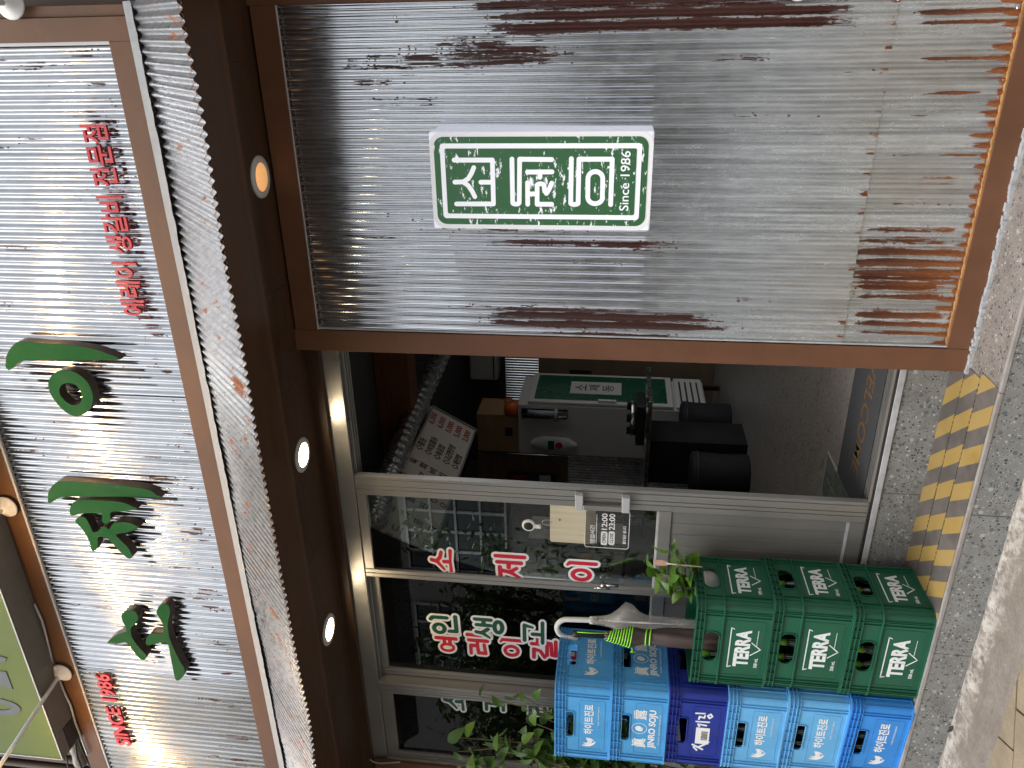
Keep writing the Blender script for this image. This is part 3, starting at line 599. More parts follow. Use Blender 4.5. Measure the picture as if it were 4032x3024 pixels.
# vinyl lettering
el=lambda cx,cy,rx,ry,r:[[(cx+rx*math.cos(t),cy+ry*math.sin(t),r) for t in np.linspace(0,2*math.pi,17)]]
B_=.080
def S_(*pts,r=B_): return [(p[0],p[1],(p[2] if len(p)>2 else r)) for p in pts]
o_=[S_((.45,.42),(.45,.2)),S_((.08,.13,.075),(.5,.15,.055),(.92,.13,.08))]
GL={'소':[S_((.5,.95,.08),(.45,.72),(.12,.42,.05)),S_((.46,.72),(.62,.58),(.84,.52,.075))]+o_,
'제':[S_((.06,.86),(.42,.88)),S_((.3,.86),(.22,.5),(.02,.16,.045)),S_((.24,.52),(.40,.28,.07)),S_((.42,.56),(.6,.56)),S_((.63,.97,.075),(.63,.12)),S_((.88,1.02,.075),(.88,.0))],
'이':el(.3,.5,.22,.3,B_)+[S_((.72,.99,.05),(.82,.9),(.82,.0))],
'예':el(.22,.48,.15,.27,.06)+[S_((.4,.6),(.6,.6)),S_((.4,.36),(.6,.36)),S_((.63,.95),(.63,.1)),S_((.88,1),(.88,0))],
'레':[S_((.05,.86),(.4,.86),(.4,.56),(.08,.52),(.08,.2),(.46,.26)),S_((.46,.56),(.62,.56)),S_((.64,.94),(.64,.1)),S_((.88,1),(.88,0))],
'갈':[S_((.06,.92),(.45,.92),(.38,.66),(.1,.48)),S_((.7,1),(.7,.48)),S_((.7,.76),(.94,.76)),S_((.2,.38),(.78,.38),(.76,.22),(.22,.18),(.2,.02),(.86,.03))],
'비':[S_((.1,.88),(.1,.12)),S_((.46,.88),(.46,.12)),S_((.1,.52),(.46,.52)),S_((.1,.12),(.46,.12)),S_((.84,1),(.84,0))],
'인':el(.3,.72,.2,.2,B_)+[S_((.72,1.02),(.82,.95),(.82,.42)),S_((.2,.34),(.2,.08),(.9,.1))],
'생':[S_((.26,.97),(.22,.75),(.02,.5,.045)),S_((.23,.78),(.42,.56)),S_((.6,.95),(.6,.46)),S_((.6,.7),(.84,.7)),S_((.86,1),(.86,.44)),]+el(.55,.17,.26,.14,B_),
'고':[S_((.12,.9),(.8,.9),(.72,.55,.05)),S_((.42,.56),(.42,.2)),S_((.05,.13,.08),(.95,.13,.08))],
'꼬':[S_((.02,.9),(.38,.9),(.32,.52,.05)),S_((.52,.9),(.92,.9),(.86,.52,.05)),S_((.46,.5),(.46,.2)),S_((.05,.13),(.95,.13))],
'리':[S_((.05,.86),(.5,.86),(.48,.56),(.1,.52),(.1,.18),(.58,.24)),S_((.84,1),(.84,0))]}
_gm={}
def vinyl(ch,box,Y,col,parent):
    (xa,xb,ya,yb)=box; p=onY((xa+xb)/2,(ya+yb)/2,Y); w=abs(onY((xa+xb)/2,ya,Y).x-onY((xa+xb)/2,yb,Y).x); h=abs(onY(xa,(ya+yb)/2,Y).z-onY(xb,(ya+yb)/2,Y).z)
    w/=1.30; h/=1.30
    if ch not in _gm: _gm[ch]=strokes_sdf(GL[ch],130)
    xs,D=_gm[ch]
    mk=lambda lv:[[(p.x+(x-.5)*w,p.z+(z-.5)*h) for x,z in lp] for lp in contour(xs,D,lv)]
    o=link('white_lettering',fill_mesh(mk(.088),.0002,XZ(Y-.0006)),M['white'],parent)
    link('lettering',fill_mesh(mk(0),.0002,XZ(Y-.0012)),col,o)
Y1=-.0035
for ch,bx_ in(('소',(1681,1800,2146,2265)),('제',(1938,2081,2166,2288)),('이',(2216,2362,2189,2302))): vinyl(ch,bx_,Y1,M['red'],d1)
Y2=.0455
for ch,bx_ in(('예',(1700,1818,2468,2580)),('레',(1828,1942,2478,2590)),('이',(1958,2070,2494,2598)),('갈',(2080,2205,2500,2608)),('비',(2216,2330,2505,2612))): vinyl(ch,bx_,Y2,M['red'],d2)
for ch,bx_ in(('인',(1684,1820,2405,2512)),('생',(1856,1997,2417,2525)),('고',(2042,2162,2434,2546))): vinyl(ch,bx_,.0425,M['dgreen'],d2)
for ch,bx_ in(('소',(1734,1846,2706,2808)),('꼬',(1893,2005,2714,2808)),('리',(2062,2178,2732,2830))): vinyl(ch,bx_,.0035,M['dgreen'],wn)
# handle, lock
hd=MB(); z1,z2=1.592,1.386
for z in(z1,z2): hd.box(-1.985,-1.905,-.052,-.0175,z-.018,z+.018)
h=obj('handle',hd,M['greyplastic'],d1,bev=.004)
q=MB(); q.box(-1.982,-1.957,-.050,-.030,z2+.018,z1-.018); obj('grip',q,M['alu'],h,bev=.003)
lk=onY(2372,2300,-.02); q=MB(); q.lathe([(.0,-.012),(.010,-.012),(.012,0),(.01,.012),(0,.012)],(lk.x,-.026,lk.z),14,Matrix.Rotation(math.pi/2,4,'X')); q.box(lk.x-.006,lk.x+.004,-.03,-.0175,lk.z-.075,lk.z-.008); q.box(lk.x-.026,lk.x-.018,-.026,-.0175,lk.z-.035,lk.z+.035); obj('lock',q,M['steel'],d1,True)
# hook with hanging board, opening hours
c5=lambda x,y:(1950+x*.3616,1880+y*.3616)
hk=thing('suction_hook','black and white round suction hook stuck on the glass above the wooden board','hook',onY(*c5(365,515),-.004))
p=onY(*c5(365,515),-.004)
q=MB(); q.lathe([(.0315,0),(.0315,.006),(.027,.012),(.024,.012)],p,28,Matrix.Rotation(math.pi/2,4,'X')); e_=onY(*c5(490,510),-.01); q.box(p.x-.012,p.x+.008,-.014,-.004,e_.z-.004,p.z-.028); q.box(p.x-.002,p.x+.012,-.026,-.008,e_.z-.004,e_.z+.008); obj('hook_body',q,M['whiteplastic'],hk,bev=.002)
q=MB(); q.lathe([(.001,.0125),(.018,.014),(.027,.009),(.0305,.0065)],p,28,Matrix.Rotation(math.pi/2,4,'X')); obj('disc',q,M['black'],hk,True)
a_,b_=onY(*c5(595,275),-.012),onY(*c5(1100,724),-.012); zt_=onY(*c5(597,500),-.012).z; zb_=onY(*c5(1092,500),-.012).z
bd=tag(link('hanging_board',fill_mesh([rrect(a_.x if a_.x<b_.x else b_.x,max(a_.x,b_.x),zb_,zt_,.009)],.0035,XZ(-.012)),M['wood'],bev=.001),'blank pale wooden board hanging from the suction hook on the door','board')
cx=(a_.x+b_.x)/2
rg=MB(); rg.tube([(cx+.013*math.cos(t)+.0,-.014-.004*math.sin(t*.5),zt_+.014+.022*math.sin(t)) for t in np.linspace(0,2*math.pi,24)],.0013,6); obj('cord',rg,M['trim'],bd)
k_=MB(); k_.lathe([(.001,.0038),(.006,.0038),(.006,.003)],onY(*c5(703,457),-.0125),12,Matrix.Rotation(math.pi/2,4,'X')); obj('knot',k_,pbr('wood_knot',(.25,.19,.11),.6,0,.3,(200,200,200)),bd)
hs_=thing('opening_hours_sign','clear opening hours plate with white frame and times below the wooden board','sign',onY(*c5(1217,562),-.02))
YH=-.0195; H0,H1=onY(*c5(975,562),YH),onY(*c5(1462,562),YH); hz1,hz0=H0.z,H1.z; hx0,hx1=onY(*c5(1217,770),YH).x,onY(*c5(1217,360),YH).x
gp=link('plate',fill_mesh([rrect(hx0,hx1,hz0,hz1,.012)],.0008,XZ(YH+.001)),glassy('clear_plate',(.97,.97,.97),.6),hs_)
link('printed_frame',fill_mesh([rrect(hx0,hx1,hz0,hz1,.012),rrect(hx0+.0028,hx1-.0028,hz0+.0028,hz1-.0028,.0095)[::-1]],.0002,XZ(YH-.0004)),M['white'],hs_)
def pl(body,x0,x1,y0,y1,off=.01,mat=None,par=None,Y=YH-.0005):
    A,B=onY(*c5((x0+x1)/2,y1),Y),onY(*c5((x0+x1)/2,y0),Y); h=abs(onY(*c5(x0,(y0+y1)/2),Y).z-onY(*c5(x1,(y0+y1)/2),Y).z)
    return link('print',text_mesh(body,abs(B.x-A.x),h,(A+B)/2,(1,0,0),(0,0,1),.0002,off=off),mat or M['white'],par or hs_)
pl('영업시간',1030,1088,515,715,.025); pl('12:00',1160,1222,392,570,.02); pl('23:00',1240,1305,397,572,.02); pl('월요일은 쉽니다',1388,1426,530,728,.02)
q=MB(); A=onY(*c5(1108,400),YH); B=onY(*c5(1102,720),YH); q.box(B.x,A.x,YH-.0007,YH-.0003,A.z-.001,A.z+.0012)
obj('print',q,M['white'],hs_)
for bt,xa,xb in(('OPEN',1150,1220),('CLOSE',1234,1300)):
    A=onY(*c5(xa,660),YH); B=onY(*c5(xb,660),YH); X0=onY(*c5(xa,733),YH).x; X1=onY(*c5(xa,585),YH).x
    pz=link('print',fill_mesh([rrect(X0,X1,B.z,A.z,.009)],.0002,XZ(YH-.0005)),M['white'],hs_)
    link('print',text_mesh(bt,(X1-X0)*.72,(A.z-B.z)*.55,((X0+X1)/2,YH-.0009,(A.z+B.z)/2),(1,0,0),(0,0,1),.0001,off=.015),M['black'],hs_)
# ------------------------------------------------------------------ crates
def ringpath(W,D,r,n=6):
    o=[]
    for cx,cy,a in((W/2-r,D/2-r,0),(-W/2+r,D/2-r,90),(-W/2+r,-D/2+r,180),(W/2-r,-D/2+r,270)):
        for i in range(n+1):
            t=math.radians(a+90*i/n); o.append((cx+r*math.cos(t),cy+r*math.sin(t)))
    return o
def ring(mb,W,D,r,z0,z1,outp,inn):
    A=ringpath(W+2*outp,D+2*outp,r+outp); B=ringpath(W-2*inn,D-2*inn,max(.004,r-inn)); n=len(A)
    vs=[(x,y,z) for z in(z0,z1) for x,y in A]+[(x,y,z) for z in(z0,z1) for x,y in B]
    fs=[]
    for i in range(n):
        j=(i+1)%n; fs+=[(i,j,n+j,n+i),(2*n+j,2*n+i,3*n+i,3*n+j),(n+i,n+j,3*n+j,3*n+i),(j,i,2*n+i,2*n+j)]
    mb.add(vs,fs)
def wall_hole(mb,w,z0,z1,hole,T,place):
    # flat wall of width w with one rounded hole; place(s,z,depth) -> xyz
    hx,hz,hw,hh,hr=hole; I=rrect(hx-hw/2,hx+hw/2,hz-hh/2,hz+hh/2,hr,6); c=(hx,hz); O=[]
    for x,z in I:
        dx,dz=x-c[0],z-c[1]; t=min([((w/2 if dx>0 else -w/2)-c[0])/dx if abs(dx)>1e-9 else 9e9,((z1 if dz>0 else z0)-c[1])/dz if abs(dz)>1e-9 else 9e9]); O.append([c[0]+dx*t,c[1]+dz*t])
    for cx,cz in((w/2,z1),(-w/2,z1),(-w/2,z0),(w/2,z0)):
        k=min(range(len(O)),key=lambda i:math.hypot(O[i][0]-cx,O[i][1]-cz)); O[k]=[cx,cz]
    n=len(I); vs=[place(x,z,d) for d in(0,T) for x,z in list(I)+O]; m=2*n; fs=[]
    for i in range(n):
        j=(i+1)%n; fs+=[(i,j,n+j,n+i),(m+j,m+i,m+n+i,m+n+j),(j,i,m+i,m+j)]
    mb.add(vs,fs)
def crate_body(W,D,Hh,r,hz,hw,hh,hr,kind):
    mb=MB(); ins=.009; w,d=W-2*ins,D-2*ins; rr=r-ins*.5; T=.005
    for sgn in(1,-1):
        wall_hole(mb,w-2*rr,0.004,Hh-.002,(0,hz,hw[0],hh,hr),T,lambda s,z,t,sgn=sgn:(s*sgn,-sgn*(d/2-t),z))
        wall_hole(mb,d-2*rr,0.004,Hh-.002,(0,hz,hw[1],hh,hr),T,lambda s,z,t,sgn=sgn:(sgn*(w/2-t),s*sgn,z))
    for qx,qy,a in((1,1,0),(-1,1,90),(-1,-1,180),(1,-1,270)):
        cx,cy=qx*(w/2-rr),qy*(d/2-rr); vs=[]; fs=[]; n=8
        for i in range(n+1):
            t=math.radians(a+90*i/n)
            for rad in(rr,rr-T):
                for z in(.004,Hh-.002): vs.append((cx+rad*math.cos(t),cy+rad*math.sin(t),z))
        for i in range(n): b=i*4; fs+=[(b,b+4,b+5,b+1),(b+3,b+7,b+6,b+2),(b+1,b+5,b+7,b+3)]
        mb.add(vs,fs)
    mb.box(-w/2+.012,w/2-.012,-d/2+.012,d/2-.012,.004,.010)
    bands=[(Hh-.006,Hh),(Hh-.022,Hh-.019),(Hh-.038,Hh-.035)]+([(Hh-.052,Hh-.049)] if kind=='soju' else [(hz-hh/2-.012,hz-hh/2-.007)])
    for i,(a,b) in enumerate(bands): ring(mb,w,d,rr,a,b,.009 if i!=3 or kind!='soju' else .005,.001)
    ring(mb,w,d,rr,0,.006,.006,.002); 
    lo=bands[-1][0] if kind=='soju' else Hh-.038
    def vrib(x,y,nx,ny,z0,z1,dp,t=.0014):
        px,py=-ny,nx; mb.add([(x+px*t*a+nx*dp*b,y+py*t*a+ny*dp*b,z) for a in(-1,1) for b in(0,1) for z in(z0,z1)],[(0,1,3,2),(4,6,7,5),(0,4,5,1),(2,3,7,6),(0,2,6,4),(1,5,7,3)])
    def along(L,axis,sgn,pos,z0,z1,dp):
        for s in pos:
            if axis=='x': vrib(s*L,sgn*d/2-sgn*.0005,0,sgn,z0,z1,dp)
            else: vrib(sgn*w/2-sgn*.0005,s*L,sgn,0,z0,z1,dp)
    for sgn in(-1,1):
        pos=(-.40,-.30,-.2,-.07,.07,.2,.30,.40)
        along(w,'x',sgn,pos,lo,Hh-.001,.0082); along(d,'y',sgn,pos,lo,Hh-.001,.0082)
        along(w,'x',sgn,(-.405,-.37,.37,.405),.006,lo,.006); along(d,'y',sgn,(-.395,-.34,.34,.395),.006,lo,.006)
    for qx,qy,a in((1,1,45),(-1,1,135),(-1,-1,225),(1,-1,315)):
        t=math.radians(a); cx,cy=qx*(w/2-rr)+rr*math.cos(t),qy*(d/2-rr)+rr*math.sin(t); vrib(cx,cy,math.cos(t),math.sin(t),.006,Hh-.001,.006)
        if kind=='beer':
            for da in(-38,38):
                t=math.radians(a+da); cx,cy=qx*(w/2-rr)+rr*math.cos(t),qy*(d/2-rr)+rr*math.sin(t); vrib(cx,cy,math.cos(t),math.sin(t),.006,lo,.006)
    # raised rim round each hand hole and a faint plate line round the printed field
    for sgn in(-1,1):
        for hwid,pl_ in((hw[0],lambda s,z,o,sgn=sgn:(s,sgn*(d/2+o),z)),(hw[1],lambda s,z,o,sgn=sgn:(sgn*(w/2+o),s,z))):
            A=rrect(-hwid/2-.004,hwid/2+.004,hz-hh/2-.004,hz+hh/2+.004,hr+.004,5); B=rrect(-hwid/2,hwid/2,hz-hh/2,hz+hh/2,hr,5); n=len(A)
            vs=[pl_(s,z,o) for o in(-.002,.004) for s,z in A]+[pl_(s,z,o) for o in(-.002,.004) for s,z in B]
            mb.add(vs,[f for i in range(n) for j in[(i+1)%n] for f in((i,j,n+j,n+i),(2*n+j,2*n+i,3*n+i,3*n+j),(n+i,n+j,3*n+j,3*n+i))])
        zt2=hz-hh/2-.022; fw,fd=w*.66,d*.62
        for half,pl_ in((fw/2,lambda s,z,o,sgn=sgn:(s,sgn*(d/2+o),z)),(fd/2,lambda s,z,o,sgn=sgn:(sgn*(w/2+o),s,z))):
            A=rrect(-half,half,.024,zt2,.008,4); B=rrect(-half+.0016,half-.0016,.0256,zt2-.0016,.007,4); n=len(A)
            vs=[pl_(s,z,o) for o in(-.001,.0013) for s,z in A]+[pl_(s,z,o) for o in(-.001,.0013) for s,z in B]
            mb.add(vs,[f for i in range(n) for j in[(i+1)%n] for f in((i,j,n+j,n+i),(2*n+j,2*n+i,3*n+i,3*n+j),(n+i,n+j,3*n+j,3*n+i))])
    return mb
def crate_mat(nm,c): return pbr(nm,c,.42,0,.10,(7,7,3),.04,220,.28,tuple(x*.5+.04 for x in c),.45)
CM={'g':crate_mat('green_crate',(.009,.098,.050)),'b1':crate_mat('blue_crate',(.075,.335,.65)),'n':crate_mat('navy_crate',(.012,.030,.26)),'b2':crate_mat('light_blue_crate',(.125,.41,.72)),'b3':crate_mat('strong_blue_crate',(.035,.25,.68))}
GB=dict(W=.465,D=.348,Hh=.309,r=.045,hz=.309-.072,hw=(.158,.125),hh=.062,hr=.028,kind='beer')
SB=dict(W=.475,D=.40,Hh=.2515,r=.042,hz=.2515-.066,hw=(.155,.13),hh=.042,hr=.012,kind='soju')
def lines(mb,polys,t,Y):
    for pl in polys:
        for (x0,z0),(x1,z1) in zip(pl[:-1],pl[1:]):
            dx,dz=x1-x0,z1-z0; L=math.hypot(dx,dz); nx,nz=-dz/L*t/2,dx/L*t/2
            ex,ez=dx/L*t*.3,dz/L*t*.3
            mb.prism([(x0-ex+nx,Y,z0-ez+nz),(x0-ex-nx,Y,z0-ez-nz),(x1+ex-nx,Y,z1+ez-nz),(x1+ex+nx,Y,z1+ez+nz)],(0,-.0003,0))
def face_print(parent,items,M4,name='print'):
    for me in items: me.transform(M4); link(name,me,M['print'],parent)
def beer_print(s=1.0):
    r=[]; r.append(text_mesh('TERRA',.2*s,.062*s,(0,0,.108),(1,0,0),(0,0,1),.0002,off=.045))
    mb=MB(); lines(mb,[[(-.100*s,.146),(-.106*s,.160),(.108*s,.160),(.102*s,.148)],[(-.034*s,.072),(0,.034),(.034*s,.072)]],.0045,0)
    me=bpy.data.meshes.new('print'); me.from_pydata(mb.v,[],mb.f); r.append(me)
    r.append(text_mesh('500 mL',.052*s,.014,(-.075*s,0,.046),(1,0,0),(0,0,1),.0002,off=.02)); mb=MB(); mb.box(.02,.10*s,-.0002,.0002,.050,.052); me=bpy.data.meshes.new('print'); me.from_pydata(mb.v,[],mb.f); r.append(me)
    return r
EMB=[[(.05,.86),(.03,.55),(.16,.30),(.36,.14),(.62,.06),(.50,.2),(.40,.34),(.62,.30),(.80,.42),(.70,.30),(.60,.16),(.78,.24),(.92,.44),(.95,.66),(.84,.70),(.66,.62),(.52,.60),(.40,.68),(.42,.92),(.30,.80),(.22,.70),(.2,.86),(.14,.96)]]
def soju_print(s=1.0,sc=1.0):
    r=[text_mesh('하이트진로',.182*s,.044,(.036*s,0,.096),(1,0,0),(0,0,1),.0002,off=.03)]
    r.append(fill_mesh([smooth_loop([((x-.5)*.060*s-.106*s,(z-.5)*.07+.092) for x,z in EMB[0]],3)],.0002,XZ(0)))
    r.append(text_mesh('이 상자는 하이트진로의 자산입니다',.115*s,.007,(.06*s,0,.052),(1,0,0),(0,0,1),.0002,off=.01)); return r
def jinro_print(s=1.0):
    r=[text_mesh('眞',.060*s,.064,(-.088*s,0,.118),(1,0,0),(0,0,1),.0002,off=.03),text_mesh('露',.060*s,.056,(.085*s,0,.118),(1,0,0),(0,0,1),.0002,off=.015),text_mesh('JINRO SOJU',.232*s,.040,(0,0,.060),(1,0,0),(0,0,1),.0002,off=.035)]
    ov=lambda a,b:[(a*math.cos(t)*s,.120+b*math.sin(t)) for t in np.linspace(0,2*math.pi,32,endpoint=False)]
    r.append(fill_mesh([ov(.033,.034),ov(.0305,.0315)[::-1]],.0002,XZ(0))); r.append(fill_mesh([smooth_loop([(-.014*s,.106),(-.016*s,.122),(-.008*s,.136),(.006*s,.138),(.015*s,.128),(.013*s,.116),(.006*s,.110),(.004*s,.104)],4)],.0002,XZ(0)))
    r.append(text_mesh('이 상자는 (주)진로의 재산입니다',.18*s,.009,(0,0,.030),(1,0,0),(0,0,1),.0002,off=.01)); return r
SX=Matrix(((0,-1,0,0),(1,0,0,0),(0,0,1,0),(0,0,0,1)))        # print facing -y turned to face +x
_cb={}
def crate(kind,mk,x1,y0,z,rot,label,group,front,side,off=0):
    P=GB if kind=='beer' else SB
    key=(kind,mk)
    W,D=P['W'],P['D']; cx,cy=x1-W/2,y0+D/2
    t=thing('beer_crate' if kind=='beer' else 'bottle_crate',label,'crate',(cx,cy,z),group,world=False); t.rotation_euler=(0,0,math.radians(rot))
    if key not in _cb: o=obj('body',crate_body(**P),CM[mk],t,'auto'); _cb[key]=o
    else: o=_cb[key].copy(); C.objects.link(o); o.parent=t
    ins=.009
    if front: face_print(t,front(1.0),Matrix.Translation((0,-(D/2-ins)-.0008,0)))
    if side: face_print(t,side(.86 if kind=='beer' else .88),Matrix.Translation((W/2-ins+.0008,0,0))@SX)
    return t
gtop=[]; nm3=['lowest','middle','topmost']
for i in range(3):
    gtop.append(crate('beer','g',-2.153-.004*(i-1)+(-.004,.004,-.002)[i],-.398+(0,.004,-.002)[i],TZ+.003+.309*i,(0,.5,-.6)[i],['green beer crate standing on the step at the bottom of its stack','green beer crate in the middle of the stack of three','topmost green beer crate holding two umbrellas and a bucket plant'][i],'green beer crates',beer_print,beer_print))
labs=['strong blue bottle crate at the foot of the tall stack','pale blue bottle crate second from the bottom of the tall stack','pale blue bottle crate right under the navy one','navy blue bottle crate with a white barcode sticker','blue bottle crate with big white soju lettering, directly on the navy one','blue bottle crate at the very top of the tall stack']
for i in range(6):
    mk=['b3','b2','b2','n','b1','b1'][i]; xo=-2.615-.0125*i
    fr_=[soju_print,soju_print,soju_print,None,jinro_print,soju_print][i]
    c_=crate('soju',mk,xo,-.402+(.0,.004,-.002,.003,-.002,.002)[i],TZ+.003+.2515*i,(-3.5,-2.5,-1.5,-.5,.5,0)[i],labs[i],'blue bottle crates',fr_,fr_ if i>3 else None)
    if i==3:
        mb=MB(); yy=-(SB['D']/2-.009)-.0012; mb.box(-.075,.025,yy-.0004,yy,.062,.122); st=obj('sticker',mb,M['white'],c_)
        mb=MB(); xx=-.05
        while xx<.004:
            w_=rng.choice([.0012,.002,.003]); mb.box(xx,xx+w_,yy-.0007,yy-.0005,.07,.098); xx+=w_+rng.choice([.0012,.002])
        obj('barcode',mb,M['black'],st)
        hw_=[[(-.118,.11,.006),(-.10,.125,.005)],[(-.11,.085,.006),(-.085,.13,.007)],[(-.095,.10,.006),(-.075,.075,.006),(-.06,.06,.004)],[(.03,.11,.005),(.045,.115,.006),(.04,.08,.006)],[(.06,.125,.005),(.062,.07,.006)],[(.075,.115,.005),(.092,.112,.006),(.085,.092,.005),(.1,.09,.005)],[(.11,.13,.005),(.112,.092,.005)],[(.085,.07,.005),(.1,.078,.005),(.112,.066,.005),(.098,.058,.005),(.085,.07,.005)]]
        xs,D_=strokes_sdf([[(p[0]*4+.5,p[1]*4,p[2]*4*.8) for p in s] for s in hw_],170)
        me=fill_mesh([[((x-.5)/4,z/4) for x,z in lp] for lp in contour(xs,D_,0)],.0002,XZ(0)); face_print(c_,[me],Matrix.Translation((0,yy-.0002+.0006,0)))
# bottles seen through the hand holes
M['bottle']=pbr('dark_green_bottle_glass',(.006,.018,.008),.06,0,.1,spec=.8); M['foil']=pbr('green_neck_foil',(.16,.42,.04),.35,.2,.1)
bp_=thing('beer_bottle','dark green beer bottle with light green neck foil inside the topmost green crate','bottle',(0,0,0),'bottles in the green crates',world=False)
q=MB(); q.lathe([(.001,0),(.034,.001),(.035,.01),(.035,.14),(.028,.175),(.017,.20),(.0145,.225),(.0145,.262),(.001,.263)],(0,0,0),14); obj('glass',q,M['bottle'],bp_,True)
q=MB(); q.lathe([(.0152,.222),(.0155,.2635),(.001,.265)],(0,0,0),14); obj('neck_foil',q,M['foil'],bp_,True)
first=True
for i in range(3):
    c0=gtop[i].location
    spots=[(sx,-.125) for sx in(-.165,-.083,0,.083,.165)]+[(.172,sy) for sy in(-.045,.035,.115)]
    if i==2: spots=[(-.165,-.122),(-.085,-.122)]
    for sx,sy in spots:
        o=bp_ if first else copy_tree(bp_); first=False
        o.location=(c0.x+sx,c0.y+sy,c0.z+.0105); o['label']='dark green beer bottle with light green neck foil inside the %s green crate'%nm3[i]; o['group']='bottles in the %s green crate'%nm3[i]
sb_=thing('soju_bottle','dark green bottle standing inside the lowest blue crate','bottle',(0,0,0),'bottles in the blue crates',world=False)
q=MB(); q.lathe([(.001,0),(.031,.001),(.032,.01),(.032,.115),(.02,.15),(.0135,.175),(.0135,.212),(.001,.213)],(0,0,0),14); obj('glass',q,M['bottle'],sb_,True)
first=True
for i in range(3):
    for sx in(-.16,-.085,-.01,.065,.14):
        o=sb_ if first else copy_tree(sb_); first=False
        o.location=(-2.615-.0125*i-SB['W']/2+sx,-.402+.052,TZ+.003+.2515*i+.0105); o['label']='dark green bottle inside the %s blue crate'%['bottommost','second lowest','third lowest'][i]; o['group']='bottles in the %s blue crate'%['bottommost','second lowest','third lowest'][i]
# ------------------------------------------------------------------ umbrellas
M['clear']=None
def film():
    mt,n,N,L,P=nmat('milky_vinyl_film'); f=noise(N,L,coords(N,L,(40,40,12)),1,4); P.inputs['Base Color'].default_value=(.50,.49,.46,1); P.inputs['Roughness'].default_value=.18; P.inputs['Alpha'].default_value=.42; P.inputs['Specular IOR Level'].default_value=.9; P.inputs['Coat Weight'].default_value=.6
    bump(N,L,P,f,.6,.004); return mt
M['clear']=film()
e8=lambda x,y:(2150+x*.2712,2150+y*.2712)
ux=-2.60
um=thing('umbrella','furled clear vinyl umbrella with a white crook handle hooked on the blue crate','umbrella',onX(2747,2456,-2.55))
top=onX(*e8(310,1065),-2.585); mid=onX(*e8(640,1075),-2.575); low_=onX(2747,2462,-2.50)
sh=(mid-top).normalized()
hp=[mid+sh*.02,mid,top]
v0=-sh; side=Vector((-1,-.10,0)); side=(side-v0*side.dot(v0)).normalized(); R0=.052
for t in np.linspace(0,math.pi,14)[1:]: hp.append(top+side*R0*(1-math.cos(t))+v0*R0*math.sin(t)*1.05)
hp.append(hp[-1]-v0*.045)
q=MB(); q.tube(hp,.0125,14); obj('handle',q,M['whiteplastic'],um,True)
q=MB(); cl=[mid.lerp(low_,t) for t in np.linspace(0,1,16)]+[low_+(low_-mid).normalized()*(.05*k) for k in(1,2,3,4)]
seg=24; vs=[]
for i,p in enumerate(cl):
    t=i/15; rad=.016+.020*math.exp(-((t-.33)/.13)**2)+.012*min(1,t*4) if t<1.0 else .026-.004*(t-1)*8
    for k in range(seg):
        an=2*math.pi*k/seg; fl=1+.16*math.sin(an*4+t*9)+(1.25*math.exp(-((t-.36)/.10)**2)*max(0,math.cos(an-.3))**3)
        vs.append(p+Vector((math.cos(an),math.sin(an),0))*rad*fl)
q.add(vs,[(i*seg+k,i*seg+(k+1)%seg,(i+1)*seg+(k+1)%seg,(i+1)*seg+k) for i in range(len(cl)-1) for k in range(seg)])
obj('canopy',q,M['clear'],um,True)
q=MB(); q.tube([mid,low_,low_+(low_-mid).normalized()*.2],.005,8); obj('shaft',q,M['steel'],um,True)
q=MB()
for k in range(8):
    an=2*math.pi*k/8; d_=Vector((math.cos(an),math.sin(an),0))*.0155; q.tube([mid+d_-sh*.002,mid+d_+sh*.03],.0028,6)
obj('rib_tip',q,M['whiteplastic'],um,True)
ub=thing('umbrella','furled dark brown umbrella with neon green piping and a straight black handle','umbrella',onX(2738,2526,-2.5))
a0=onX(*e8(385,1270),-2.535); a1=onX(*e8(860,1300),-2.525); a2=onX(*e8(2190,1345),-2.47); ds=(a2-a1).normalized()
q=MB(); q.tube([a0,a0+(a1-a0)*.03,a0+(a1-a0)*.15,a0+(a1-a0)*.25,a1],[.010,.0165,.0165,.0135,.0135],14); obj('handle',q,M['black'],ub,True)
M['brownfab']=pbr('brown_nylon',(.055,.036,.030),.55,0,.15,(20,20,4),.1,200); M['neon']=pbr('neon_green_piping',(.30,.86,.035),.5,0,.05)
cl=[a1.lerp(a2,t) for t in np.linspace(0,1,22)]+[a2+ds*.05*k for k in range(1,6)]; vs=[]; seg=28
def br(t): return .017+.026*max(0,min(1,t/.28))-.013*np.clip((t-.30)/.14,0,1)+.010*np.clip((t-.48)/.2,0,1)
for i,p in enumerate(cl):
    t=min(1,i/21)
    for k in range(seg):
        an=2*math.pi*k/seg; vs.append(p+Vector((math.cos(an),math.sin(an),0))*br(t)*(1+.10*math.sin(an*5+t*7)))
q=MB(); q.add(vs,[(i*seg+k,i*seg+(k+1)%seg,(i+1)*seg+(k+1)%seg,(i+1)*seg+k) for i in range(len(cl)-1) for k in range(seg)]); obj('canopy',q,M['brownfab'],ub,True)
q=MB()
for kk in range(9):
    ph=kk*.7; pts=[]
    for s in np.linspace(0,1,10):
        t=.006+.030*kk+.055*s; an=-2.9+3.1*s
        pts.append(a1.lerp(a2,t+.006)+Vector((math.cos(an),math.sin(an),0))*(br(t)*1.13+.0015))
    q.tube(pts,.0026,6)
for t0 in(.455,.50):
    q.tube([a1.lerp(a2,t0+.012*math.sin(an))+Vector((math.cos(an),math.sin(an),0))*(br(t0)*1.14) for an in np.linspace(-2.9,.4,14)],.0034,6)
p0=a1.lerp(a2,.30); q.tube([p0+Vector((-.045,-.02,0)),p0+Vector((-.055,-.03,-.004)),p0+Vector((-.062,-.032,.006)),p0+Vector((-.06,-.03,-.02))],.003,6)
